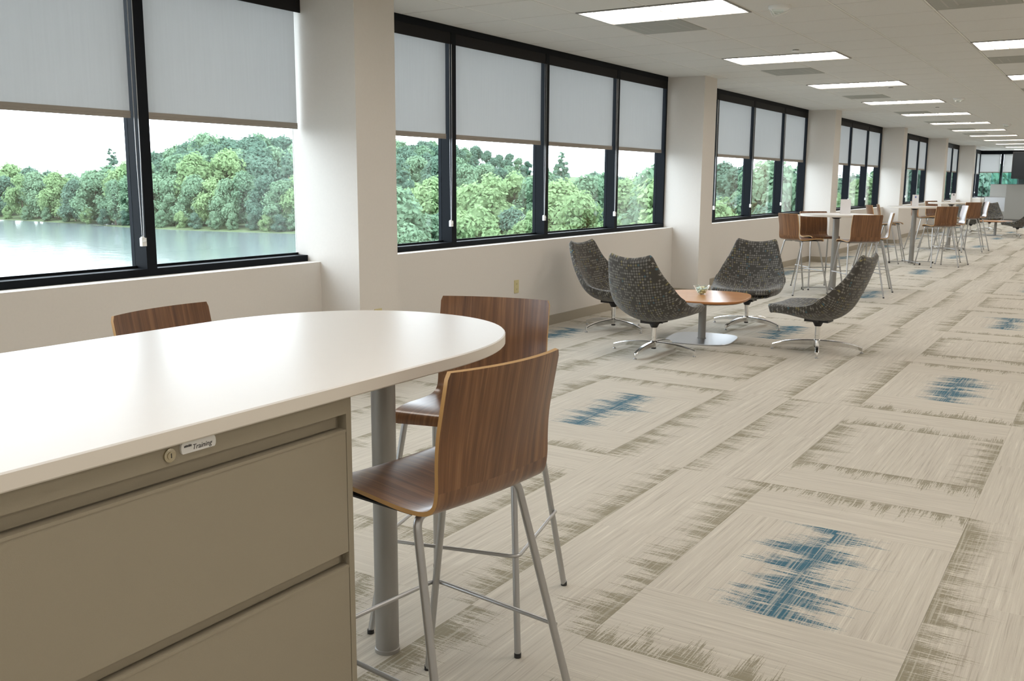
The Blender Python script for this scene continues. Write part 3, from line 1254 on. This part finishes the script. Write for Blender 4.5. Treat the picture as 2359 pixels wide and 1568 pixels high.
CARDS = [(TABLES[0][0] + .08, TABLES[0][1] + .13, .135, .20), (TABLES[1][0] - .02, TABLES[1][1] + .12, .11, .21), (TABLES[2][0] + .02, TABLES[2][1] + .10, .10, .20)]
for k, (x, y, w, h) in enumerate(CARDS):
    t = thing('table_card', 'white folded table card standing on the %s round bar table' % tn[k], 'card', (x, y, ZT), .28, 'table cards')
    m = MB()
    m.add([(-w / 2, -.035, 0), (w / 2, -.035, 0), (w / 2, -.002, h), (-w / 2, -.002, h), (-w / 2, -.0335, 0), (w / 2, -.0335, 0), (w / 2, -.0005, h), (-w / 2, -.0005, h)],
          [(0, 1, 2, 3), (7, 6, 5, 4), (3, 2, 6, 7), (1, 0, 4, 5), (0, 3, 7, 4), (2, 1, 5, 6)])
    m.build('front_leaf', M_paper, t)
    m = MB()
    m.add([(-w / 2, .035, 0), (w / 2, .035, 0), (w / 2, .002, h), (-w / 2, .002, h), (-w / 2, .0335, 0), (w / 2, .0335, 0), (w / 2, .0005, h), (-w / 2, .0005, h)],
          [(3, 2, 1, 0), (4, 5, 6, 7), (7, 6, 2, 3), (5, 4, 0, 1), (4, 7, 3, 0), (6, 5, 1, 2)])
    m.build('rear_leaf', M_paper, t)
    if k:
        def fy(z):
            return -.035 + .033 * z / h - .0008
        m = MB()
        for (xa, xb, za, zb) in ((-.013, -.0015, .150, .166), (.0015, .013, .150, .166), (-.013, -.0015, .168, .184), (.0015, .013, .168, .184)):
            m.add([(xa, fy(za), za), (xb, fy(za), za), (xb, fy(zb), zb), (xa, fy(zb), zb)], [(0, 1, 2, 3)])
        m.build('printed_emblem', M_blue_ink if k == 1 else M_dark_ink, t)

# ------------------------------------------------------------------ swivel lounge chairs
def make_lounge():
    t = obj('lounge_chair', None)
    keys = [(.365, .368, .245, .000), (.345, .392, .295, .010), (.225, .372, .335, .045), (.05, .335, .358, .095), (-.115, .340, .366, .135), (-.235, .415, .356, .145), (-.315, .555, .318, .105), (-.375, .70, .268, .060), (-.425, .855, .218, .028)]
    NV, NU = 44, 30
    S = catmull(keys, NV)
    P = [Vector((0, s[0], s[1])) for s in S]
    ln = [0]
    for k in range(1, NV):
        ln.append(ln[-1] + (P[k] - P[k - 1]).length)
    inn, outr, uv = [], [], []
    for i in range(NV):
        tg = (P[min(i + 1, NV - 1)] - P[max(i - 1, 0)]).normalized()
        nrm = Vector((0, -tg.z, tg.y))
        if nrm.z < 0:
            nrm = -nrm if abs(tg.z) < .3 else nrm
        nrm = Vector((0, abs(tg.z), abs(tg.y))) if tg.z > 0 else Vector((0, -abs(tg.z), abs(tg.y)))
        w, curl = S[i][2], S[i][3]
        f = i / (NV - 1)
        for k in range(NU + 1):
            u = -1 + 2 * k / NU
            au = abs(u)
            base = P[i] + Vector((u * w, 0, 0)) + nrm * (curl * au ** 2.0)
            # ears at the top edge, rounded corners
            topk = max(0, (f - .82) / .18)
            base.z += topk * (.034 * au ** 2 - .040 * max(0, (au - .86) / .14) ** 2)
            lip = max(0, 1 - f / .12)
            base.y -= lip * .05 * au ** 4
            dv = min(f, 1 - f) * ln[-1]
            du = (1 - au) * w
            e = min(1, dv / .05)
            g2 = min(1, du / .05)
            k1 = math.sqrt(max(0, 1 - (1 - e) ** 2)) * math.sqrt(max(0, 1 - (1 - g2) ** 2))
            thick = (.040 + .020 * (1 - f)) * k1
            inn.append(base + nrm * thick * .45)
            outr.append(base - nrm * thick)
            uv.append((u * w * (1 + .25 * curl / .14), ln[i]))
    c = NU + 1
    N = len(inn)
    m = MB()
    m.v = [tuple(p) for p in inn + outr]
    for r in range(NV - 1):
        for k in range(NU):
            a_, b2, c2, d2 = r * c + k, r * c + k + 1, (r + 1) * c + k + 1, (r + 1) * c + k
            m.f.append((a_, b2, c2, d2)); m.m.append(0); m.uv.append([uv[x] for x in (a_, b2, c2, d2)])
            m.f.append((N + d2, N + c2, N + b2, N + a_)); m.m.append(0); m.uv.append([(uv[x][0], uv[x][1] + .7) for x in (d2, c2, b2, a_)])
    me = m.mesh('seat_shell', M_fab)
    bm = bmesh.new()
    bm.from_mesh(me)
    bmesh.ops.remove_doubles(bm, verts=bm.verts, dist=.0004)
    bm.to_mesh(me)
    bm.free()
    smoothed(me, 80)
    obj('seat_shell', me, t)
    m = MB()
    m.lathe([(.028, .225), (.040, .25), (.055, .272)], 20, (0, 0))
    m.box(-.075, .075, -.11, .10, .268, .298)
    m.tube([(-.095, -.02, .281), (.095, -.02, .281)], .012, 10)
    m.build('swivel_mechanism', M_black, t, smooth=35)
    MB().lathe([(.020, .07), (.020, .14), (.0225, .142), (.0225, .228)], 24).build('pedestal', M_chrome, t, smooth=40)
    MB().lathe([(.024, .050), (.030, .058), (.030, .102), (.024, .108)], 24).build('hub', M_chrome, t, smooth=40)
    MB().lathe([(.021, .036), (.021, .050)], 20).build('hub_cap', M_black, t, smooth=40)
    for k in range(4):
        a_ = math.pi / 2 * k
        c_, s_ = math.cos(a_), math.sin(a_)
        # arched arm: cross-section swept along an arc
        sec = []
        NS = 14
        for i in range(NS + 1):
            q = i / NS
            rr_ = .022 + .36 * q
            zt_ = .104 - .012 * q - .040 * q ** 3
            dp = .050 - .018 * q
            wd = .019 - .004 * q
            sec.append((rr_, zt_, dp, wd))
        m = MB()
        V, Fc = [], []
        for rr_, zt_, dp, wd in sec:
            for sx_, zz in ((-wd * .7, zt_), (wd * .7, zt_), (wd, zt_ - .006), (wd * .6, zt_ - dp), (-wd * .6, zt_ - dp), (-wd, zt_ - .006)):
                V.append((c_ * rr_ - s_ * sx_, s_ * rr_ + c_ * sx_, zz))
        for i in range(NS):
            for j in range(6):
                j2 = (j + 1) % 6
                Fc.append((i * 6 + j, (i + 1) * 6 + j, (i + 1) * 6 + j2, i * 6 + j2))
        Fc.append(tuple(range(6)))
        Fc.append(tuple(reversed([NS * 6 + j for j in range(6)])))
        m.add(V, Fc)
        # toe turning down to the glide
        m.tube([(c_ * .372, s_ * .372, .048), (c_ * .378, s_ * .378, .030), (c_ * .380, s_ * .380, .014)], [.012, .011, .009], 10)
        arm = m.build('base_arm', M_chrome, t, smooth=35)
        MB().lathe([(.015, 0), (.015, .006), (.008, .012), (.008, .016)], 14, (c_ * .380, s_ * .380)).build('glide', M_silver, arm, smooth=45)
    return t


lounge0 = make_lounge()
GL = 'dark patterned swivel lounge chairs'


def put_lounge(first_, x, y, az, base, label):
    """az: facing; base: rotation of the star base"""
    o = lounge0 if first_ else dup(lounge0, (x, y, 0), 0, label, GL)
    o.location = (x, y, 0)
    o.rotation_euler = (0, 0, -R(az))
    tag(o, label, 'lounge chair', GL)
    for ch in o.children:
        if ch.name.startswith('base_arm'):
            ch.rotation_euler = (0, 0, R(az + base))
    return o


put_lounge(True, 1.57, 7.61, 8, 0, 'dark lounge chair with its patterned back to us, in front of the coffee table')
put_lounge(False, .665, 8.646, 96, -18, 'dark lounge chair beside the window wall, facing the coffee table')
put_lounge(False, 1.735, 9.58, 172, -13, 'dark lounge chair behind the coffee table, facing us')
put_lounge(False, 2.745, 8.50, -86, 15, 'dark lounge chair on the aisle side, seen in profile')
put_lounge(False, 1.22, 31.3, 35, 10, 'far lounge chair with its dark back to us, behind the bar tables')
put_lounge(False, 1.50, 33.4, 172, 30, 'far lounge chair facing us, in front of the partition')
put_lounge(False, 2.58, 29.75, -80, 20, 'far lounge chair at the right edge of the picture')


# coffee tables
def squircle(ax, ay, n=72, p=3.4):
    o2 = []
    for k in range(n):
        th = 2 * math.pi * k / n
        c_, s_ = math.cos(th), math.sin(th)
        o2.append((ax * math.copysign(abs(c_) ** (2 / p), c_), ay * math.copysign(abs(s_) ** (2 / p), s_)))
    return o2


def make_coffee():
    t = obj('coffee_table', None)
    o2 = squircle(.425, .475, p=3.0)
    m = top_slab(o2, .395, .418, .004)
    # planar uv on top
    me = m.mesh('tabletop', [M_cherry, M_cherry_edge])
    ul = me.uv_layers.new(name='UVMap')
    for p in me.polygons:
        for li in p.loop_indices:
            v = me.vertices[me.loops[li].vertex_index].co
            ul.data[li].uv = (v.y, v.x)
    smoothed(me, 35)
    obj('tabletop', me, t)
    top_slab(squircle(.40, .45, p=3.0), .386, .3948, .002).build('under_panel', [M_black, M_black], t, smooth=35)
    MB().lathe([(.042, .010), (.042, .016), (.036, .017), (.036, .376), (.09, .378), (.09, .3855)], 28).build('column', M_grey_paint, t, smooth=40)
    top_slab(squircle(.315, .355, p=3.6), 0, .011, .004).build('base_plate', [M_steel_plate, M_steel_plate], t, smooth=35)
    return t


ct = make_coffee()
ct.location = (1.655, 8.535, 0)
ct.rotation_euler = (0, 0, R(8))
tag(ct, 'low cherry wood coffee table on a square steel base among the near lounge chairs', 'table', 'coffee tables')
dup(ct, (1.95, 30.6, 0), .1, 'low cherry wood coffee table among the far lounge chairs', 'coffee tables')

# glass bowl with sweets
BX, BY, BZ = 1.605, 8.62, .418
bw = thing('glass_bowl', 'small scalloped pale aqua glass bowl of sweets on the coffee table', 'bowl', (BX, BY, BZ))
m = MB()
n = 48
prof = [(.026, 0.0), (.030, .004), (.044, .020), (.058, .045), (.068, .065), (.080, .083)]
V, Fc = [], []
for pi_, (r_, z) in enumerate(prof):
    for k in range(n):
        a_ = 2 * math.pi * k / n
        wv = (pi_ / 5) ** 3
        V.append((r_ * math.cos(a_) * (1 + .05 * wv * math.cos(8 * a_)), r_ * math.sin(a_) * (1 + .05 * wv * math.cos(8 * a_)), z + .006 * wv * math.cos(8 * a_)))
for pi_, (r_, z) in enumerate(reversed(prof)):
    for k in range(n):
        a_ = 2 * math.pi * k / n
        q = len(prof) - 1 - pi_
        wv = (q / 5) ** 3
        rr_ = r_ - .003
        V.append((rr_ * math.cos(a_) * (1 + .05 * wv * math.cos(8 * a_)), rr_ * math.sin(a_) * (1 + .05 * wv * math.cos(8 * a_)), max(z, .004) + .006 * wv * math.cos(8 * a_)))
for i in range(2 * len(prof) - 1):
    for k in range(n):
        k2 = (k + 1) % n
        Fc.append((i * n + k, i * n + k2, (i + 1) * n + k2, (i + 1) * n + k))
Fc.append(tuple(reversed(range(n))))
Fc.append(tuple((2 * len(prof) - 1) * n + k for k in range(n)))
m.add(V, Fc)
m.build('bowl_body', M_bowl, bw, smooth=60)
cm = [mat('sweet_cream', (.85, .78, .64), .5), mat('sweet_mint', (.74, .84, .80), .5), mat('sweet_yellow', (.80, .74, .44), .5)]
sweet_me = []
for c_ in cm:
    bm = bmesh.new()
    bmesh.ops.create_icosphere(bm, subdivisions=2, radius=.0125)
    for v in bm.verts:
        v.co.z *= .75
        v.co.x *= 1.25
    me = bpy.data.meshes.new('sweet')
    bm.to_mesh(me)
    bm.free()
    me.materials.append(c_)
    smoothed(me, 80)
    sweet_me.append(me)
sl = ['cream sweet in the glass bowl', 'pale mint sweet in the glass bowl', 'yellow sweet in the glass bowl']
rr = random.Random(2)
for ring, (rad, z, cnt) in enumerate(((.012, .014, 3), (.030, .022, 6), (.012, .032, 3), (.040, .040, 8), (.018, .050, 5), (.045, .057, 9), (.02, .066, 5))):
    for k in range(cnt):
        a_ = 2 * math.pi * k / cnt + ring
        q = rr.randrange(3)
        o = obj('sweet', sweet_me[q], None, (BX + rad * math.cos(a_), BY + rad * math.sin(a_), BZ + z), rr.random() * 6)
        tag(o, sl[q], 'sweet', sl[q].replace('sweet', 'sweets', 1))

# wall outlets
for (loc, rz, lab) in (((0, 7.842, .462), 0, 'almond wall outlet under the second window bay'), ((XC, 5.335, .485), 0, 'almond wall outlet low on the nearest column, mostly behind the table')):
    t = thing('wall_outlet', lab, 'outlet', loc, rz)
    MB().box(0, .006, -.040, .040, -.063, .063).build('cover_plate', M_almond, t)
    for z in (-.026, .026):
        r_ = MB().box(.006, .0075, -.016, .016, z - .014, z + .014).build('receptacle', M_almond, t)
        MB().box(.0075, .0078, -.008, -.005, z - .004, z + .006).box(.0075, .0078, .005, .008, z - .004, z + .006).box(.0075, .0078, -.002, .002, z - .011, z - .007).build('slot', M_black, r_)

# ------------------------------------------------------------------ far partitions, whiteboard, dark screen
def partition(x0, x1, y, zt_, label, glass=True):
    t = thing('partition_panel', label, 'partition', ((x0 + x1) / 2, y, 0))
    w = (x1 - x0) / 2
    MB().box(-w, w, -.035, .035, .20, zt_).build('fabric_panel', M_panel, t)
    MB().box(-w, w, -.032, .032, 0, .197).build('base_strip', M_panel_dark, t)
    MB().box(-w, w, -.040, .040, zt_, zt_ + .018).build('top_cap', M_grey_paint, t)
    if glass:
        MB().box(-w, w, -.004, .004, zt_ + .018, zt_ + .45).build('glass_screen', M_pglass, t)
    return t


partition(.55, 1.50, 42.0, 1.42, 'pale grey partition panel with a glass top, left of the pair')
partition(1.395, 3.6, 38.9, 1.42, 'warm grey partition panel with a glass top, right of the pair')
wb = thing('mobile_whiteboard', 'low white marker board standing in front of the left partition', 'whiteboard', (.98, 39.6, 0))
MB().box(-.34, .34, -.010, .010, .45, .96).build('board', M_board, wb)
MB().box(-.36, .36, -.014, .014, .96, .985).build('top_rail', M_silver, wb)
for sx in (-1, 1):
    MB().box(sx * .35 - .012, sx * .35 + .012, -.014, .014, .03, .96).build('upright', M_silver, wb)
    MB().box(sx * .35 - .015, sx * .35 + .015, -.20, .20, 0, .03).build('foot', M_silver, wb)
sc_ = thing('wall_screen', 'black screen hung from the ceiling at the far right edge', 'screen', (2.35, 37.5, 1.63))
MB().box(-.72, .72, -.03, .03, 0, .92).build('panel', M_black, sc_)
MB().box(-.69, .69, -.034, -.0302, .03, .89).build('display', M_glass_dark, sc_)
MB().box(-.03, .03, -.02, .03, .92, H - 1.63 - .006).build('ceiling_mount', M_black, sc_)

# ------------------------------------------------------------------ outside: lake, banks, trees
ZW = -7.0
tag(MB().add([(-700, -300, ZW), (-.8, -300, ZW), (-.8, 900, ZW), (-700, 900, ZW)], [(0, 1, 2, 3)]).build('lake', M_water), 'grey green lake below the windows', 'water', None, 'stuff')


def ground_h(x, y):
    """height of the land; shore runs roughly at y=108 on the left and turns toward us on the right"""
    sh = min(y - 108 - 3 * math.sin(x * .06) - .03 * (x + 150), 1e9)
    sr = min((x - 4.9 + .80 * y) * .78 - 3 * math.sin(y * .07), (y - 50) * .6)
    d = max(sh, sr)
    h = ZW + max(-1.5, min(1.2, d * .12))
    if d > 5:
        # hill behind the far shore
        hx, hy = -160, 245
        h += 6.0 * math.exp(-(((x - hx) / 75) ** 2 + ((y - hy) / 70) ** 2))
        hx, hy = -105, 260
        h += 3.0 * math.exp(-(((x - hx) / 70) ** 2 + ((y - hy) / 75) ** 2))
        h += 1.5 * math.sin(x * .03) * math.sin(y * .035)
    return h


xs = np.linspace(-520, -2, 90)
ys = np.linspace(-20, 520, 90)
V = [(x, y, ground_h(x, y)) for y in ys for x in xs]
Fc = [(j * 90 + i, j * 90 + i + 1, (j + 1) * 90 + i + 1, (j + 1) * 90 + i) for j in range(89) for i in range(89)]
tag(MB().add(V, Fc).build('lake_bank', M_grass, smooth=80), 'grassy bank and wooded hill beyond the lake', None, None, 'structure')


def make_tree(seed, kind):
    """a tree about 10 m tall with a leafy crown of small leaf sprays"""
    r_ = random.Random(seed)
    t = obj('tree', None)
    lobes = []
    if kind == 'pine':
        for i in range(16):
            f = i / 15
            z = 2.5 + 8.0 * f
            rad = (2.3 * (1 - f) + .5)
            for k in range(3):
                a_ = r_.random() * 6.28
                q = rad * (.3 + .5 * r_.random())
                lobes.append((q * math.cos(a_), q * math.sin(a_), z + r_.uniform(-.3, .3), rad * .50, .55))
    else:
        for i in range(30):
            a_ = r_.random() * 6.28
            f = r_.random()
            z = 1.6 + 7.0 * f
            env = 3.6 * math.sin(math.pi * min(1, .18 + .80 * f)) ** .7
            q = env * math.sqrt(r_.random()) * .8
            lobes.append((q * math.cos(a_), q * math.sin(a_), z, r_.uniform(1.0, 1.75), .85))
        lobes.append((0, 0, 8.7, 1.3, .9))
    m = MB()
    V, Fc = [], []
    for (x, y, z, rad, sq) in lobes:
        # inner mass
        o_ = len(V)
        for pi_ in range(5):
            ph = math.pi * pi_ / 4
            for k in range(7):
                a_ = 2 * math.pi * k / 7
                rq = rad * .66 * (1 + r_.uniform(-.12, .12))
                V.append((x + rq * math.sin(ph) * math.cos(a_), y + rq * math.sin(ph) * math.sin(a_), z + rq * sq * math.cos(ph)))
        for pi_ in range(4):
            for k in range(7):
                k2 = (k + 1) % 7
                Fc.append((o_ + pi_ * 7 + k, o_ + (pi_ + 1) * 7 + k, o_ + (pi_ + 1) * 7 + k2, o_ + pi_ * 7 + k2))
        cnt = int(170 * rad * rad / 2)
        for _ in range(cnt):
            u = r_.uniform(-1, 1)
            a_ = r_.random() * 6.283
            s_ = math.sqrt(1 - u * u)
            nx, ny_, nz = s_ * math.cos(a_), s_ * math.sin(a_), u
            d = rad * r_.uniform(.66, 1.10)
            c0 = Vector((x + nx * d, y + ny_ * d, z + nz * d * sq))
            nv = Vector((nx + r_.uniform(-.7, .7), ny_ + r_.uniform(-.7, .7), nz + r_.uniform(-.4, .9))).normalized()
            tv = nv.orthogonal().normalized()
            tv = (Matrix.Rotation(r_.random() * 6.28, 3, nv) @ tv)
            bv = nv.cross(tv)
            sz = r_.uniform(.16, .36)
            o_ = len(V)
            V += [tuple(c0 + tv * sz), tuple(c0 + bv * sz * .6), tuple(c0 - tv * sz), tuple(c0 - bv * sz * .6)]
            Fc.append((o_, o_ + 1, o_ + 2, o_ + 3))
    m.add(V, Fc)
    mt = {'bright': M_leaf_b, 'mid': M_leaf_m, 'dark': M_leaf_d, 'pine': M_leaf_d}[kind]
    me = m.mesh('foliage', mt)
    obj('foliage', me, t)
    MB().tube([(0, 0, 0), (.05, .05, 3), (0, .1, 7.5)], [.22, .16, .06], 8).build('trunk', M_bark, t, smooth=60)
    return t


protos = {'bright': [make_tree(1, 'bright'), make_tree(2, 'bright')], 'mid': [make_tree(3, 'mid'), make_tree(4, 'mid')], 'dark': [make_tree(5, 'dark')], 'pine': [make_tree(6, 'pine')]}
used = set()
TL = {'shore': ('on the far shore', 'trees along the far shore'),
      'hill': ('on the hill', 'trees on the wooded hill'),
      'near': ('close outside', 'trees outside the second bay'),
      'right': ('close outside', 'trees outside the farther bays')}
KIND = {'bright': 'bright yellow-green leafy tree', 'mid': 'mid green leafy tree', 'dark': 'dark green leafy tree', 'pine': 'dark pointed conifer'}
PANES = [(330, 'leftmost pane'), (800, 'pane left of the nearest column'), (1035, 'first pane of the second bay'), (1250, 'second pane of the second bay'), (1410, 'third pane of the second bay'), (1600, 'last pane of the second bay'), (1735, 'first visible pane of the third bay'), (1805, 'middle pane of the third bay'), (1900, 'last pane of the third bay'), (2060, 'fourth bay windows'), (2160, 'fifth bay windows'), (9999, 'farthest windows')]


def put_tree(kind, x, y, h, zone, rr_, top=None, px=0):
    z = ground_h(x, y) - .3
    if top is not None:
        h = max(3.2, top - z)
    pr = protos[kind]
    p = pr[rr_.randrange(len(pr))]
    if p.name not in used:
        used.add(p.name)
        o = p
    else:
        o = dup(p, (x, y, z), 0)
    o.location = (x, y, z)
    o.rotation_euler = (0, 0, rr_.random() * 6.28)
    s_ = h / (10.2 if kind != 'pine' else 11.0)
    k_ = s_ * rr_.uniform(.92, 1.15)
    o.scale = (k_, k_, s_)
    pane = next(n_ for lim, n_ in PANES if px < lim)
    tag(o, '%s %s, through the %s' % (KIND[kind], TL[zone][0], pane), 'tree', TL[zone][1])


def pix_dir(px):
    d = _f + _r * ((px - IMG_W / 2) / F_PX)
    d.z = 0
    return d.normalized()


def at_px(px, dist):
    d = pix_dir(px)
    return CAM.x + d.x * dist, CAM.y + d.y * dist


rr = random.Random(11)
# (pixel column, pixel row of the treetop, distance, kind, zone)
def tree_at(px, top_px, dist, kind, zone):
    x, y = at_px(px, dist)
    hor = 409.1 + px * .0053
    dv = pix_dir(px)
    cosz = (dv.x * _f.x + dv.y * _f.y) / math.hypot(_f.x, _f.y)
    top = CAM.z + (hor - top_px) / F_PX * dist * cosz * 1.0
    put_tree(kind, x, y, 8, zone, rr, top, px)


# far shore, left windows: shoreline distance falls from 230 m to 145 m
def shore_dist(px):
    d = 70.0
    while d < 320:
        x, y = at_px(px, d)
        if ground_h(x, y) > ZW + .02:
            return d
        d += 1.0
    return 260.0


px = -40
while px < 960:
    d = shore_dist(px) + rr.uniform(4, 9)
    top = np.interp(px, [-150, 0, 120, 250, 330, 420, 520, 620, 700, 960], [395, 392, 388, 398, 402, 410, 400, 385, 395, 420]) + rr.uniform(-10, 22)
    tree_at(px, top, d, rr.choice(['bright', 'mid', 'mid', 'dark']), 'shore')
    px += rr.uniform(34, 50)
px = -40
while px < 960:
    d = shore_dist(px) + rr.uniform(12, 22)
    top = np.interp(px, [-150, 0, 100, 150, 250, 290, 350, 430, 520, 620, 700, 960], [385, 378, 375, 385, 380, 365, 365, 345, 340, 345, 350, 370]) + rr.uniform(-8, 14)
    tree_at(px, top, d, rr.choice(['bright', 'mid', 'mid', 'dark', 'pine']), 'shore')
    px += rr.uniform(34, 52)
# low shrubs and overhanging branches right at the waterline
px = -40
while px < 960:
    tree_at(px, 472 + .045 * px + rr.uniform(-14, 6), shore_dist(px) + rr.uniform(0, 2.5), rr.choice(['bright', 'mid', 'mid', 'dark']), 'shore')
    px += rr.uniform(30, 46)
# hill
for row, dd in enumerate((198, 222, 246, 272)):
    px = 300 + row * 13
    while px < 1300:
        base = np.interp(px, [300, 360, 430, 490, 560, 620, 690, 800, 920, 1000, 1100, 1180, 1230, 1300], [385, 352, 330, 312, 312, 306, 314, 314, 322, 324, 336, 356, 376, 390])
        top = base + (34, 22, 10, 0)[row] + rr.uniform(-2, 9)
        tree_at(px, top, dd + rr.uniform(-8, 8), rr.choice(['mid', 'dark', 'dark', 'mid', 'dark'] if row == 3 else ['mid', 'dark', 'dark', 'pine', 'dark']), 'hill')
        px += rr.uniform(20, 28) if row == 3 else rr.uniform(30, 44)
tree_at(282, 343, 232, 'pine', 'hill')
tree_at(492, 303, 262, 'mid', 'hill')
tree_at(1288, 351, 150, 'pine', 'near')
# nearer trees behind the second bay
for (p_, tp, dd, k_) in ((950, 408, 120, 'bright'), (1005, 398, 112, 'bright'), (1075, 418, 105, 'bright'), (1130, 392, 96, 'bright'), (1185, 388, 100, 'bright'), (1235, 400, 98, 'mid'), (1290, 402, 92, 'bright'), (1345, 396, 95, 'mid'), (1390, 392, 104, 'mid'), (1440, 398, 90, 'bright'), (1500, 372, 84, 'mid'), (1545, 365, 80, 'bright'),
                         (1040, 430, 128, 'mid'), (1110, 440, 125, 'mid'), (970, 455, 130, 'mid'), (1330, 430, 80, 'bright'), (1250, 420, 130, 'mid'), (1420, 412, 128, 'dark'), (1470, 404, 118, 'mid'), (1200, 430, 126, 'bright')):
    tree_at(p_, tp, dd, k_, 'near')
px = 900
while px < 1620:
    tree_at(px, 470 + rr.uniform(-12, 25), rr.uniform(72, 110), rr.choice(['bright', 'mid', 'dark']), 'near')
    px += rr.uniform(30, 45)
px = 1260
while px < 1760:
    tree_at(px, 396 + rr.uniform(-6, 8), rr.uniform(170, 230), rr.choice(['mid', 'dark', 'pine']), 'hill')
    px += rr.uniform(26, 38)
# third bay and beyond
for (p_, tp, dd, k_) in ((1655, 368, 140, 'dark'), (1690, 378, 130, 'dark'), (1720, 385, 110, 'mid'), (1765, 360, 78, 'mid'), (1795, 372, 82, 'dark'), (1830, 392, 80, 'mid'), (1870, 385, 90, 'mid'), (1910, 400, 110, 'dark'), (1945, 395, 120, 'dark'), (1975, 392, 75, 'bright'), (2000, 388, 80, 'mid'), (2030, 380, 85, 'dark'), (2070, 360, 70, 'dark'), (2110, 365, 76, 'mid'), (2150, 360, 80, 'dark'), (2200, 362, 85, 'dark'), (2255, 372, 90, 'mid'), (2290, 380, 100, 'bright'), (2330, 370, 95, 'mid')):
    tree_at(p_, tp, dd, k_, 'right')
px = 1630
while px < 2360:
    tree_at(px, 445 + rr.uniform(-14, 22), rr.uniform(60, 92), rr.choice(['bright', 'mid', 'dark']), 'right')
    px += rr.uniform(26, 40)

# house roof among the trees across the lake
hx, hy = at_px(190, 236)
hz = ground_h(hx, hy)
hs = thing('house', 'grey roofed house half hidden among trees across the lake', 'house', (hx, hy, hz))
MB().box(-5, 5, -4, 4, 0, 5.6).build('walls', M_house, hs)
MB().add([(-5.5, -4.5, 5.6), (5.5, -4.5, 5.6), (5.5, 4.5, 5.6), (-5.5, 4.5, 5.6), (-5.5, 0, 8.3), (5.5, 0, 8.3)], [(0, 1, 5, 4), (2, 3, 4, 5), (0, 4, 3), (1, 2, 5), (3, 2, 1, 0)]).build('roof', M_roof, hs)


# parked cars glimpsed between the trees
def make_car():
    t = obj('car', None)
    side = [(-2.1, .35), (2.1, .35), (2.15, .75), (1.3, .95), (.75, 1.42), (-1.0, 1.45), (-1.7, 1.0), (-2.15, .85)]
    n = len(side)
    V = [(x, -.82, z) for x, z in side] + [(x, .82, z) for x, z in side]
    MB().add(V, [tuple(range(n)), tuple(reversed(range(n, 2 * n)))] + [(k, n + k, n + (k + 1) % n, (k + 1) % n) for k in range(n)]).build('body', M_car, t)
    MB().box(-1.2, .95, -.825, .825, 1.0, 1.34).build('side_window', M_glass_dark, t)
    for sx in (-1.35, 1.35):
        for sy in (-1, 1):
            MB().tube([(sx, sy * .65, .33), (sx, sy * .85, .33)], .33, 16).build('wheel', M_black, t, smooth=40)
    return t


car0 = None
for k, (p_, dd) in enumerate(((1040, 143), (1072, 146), (1098, 150))):
    x, y = at_px(p_, dd)
    z = ground_h(x, y)
    lab = '%s parked white car glimpsed between trees outside the second bay' % ('left', 'middle', 'right')[k]
    if car0 is None:
        car0 = make_car()
        car0.location = (x, y, z)
        tag(car0, lab, 'car', 'parked cars')
    else:
        dup(car0, (x, y, z), .3 * k, lab)
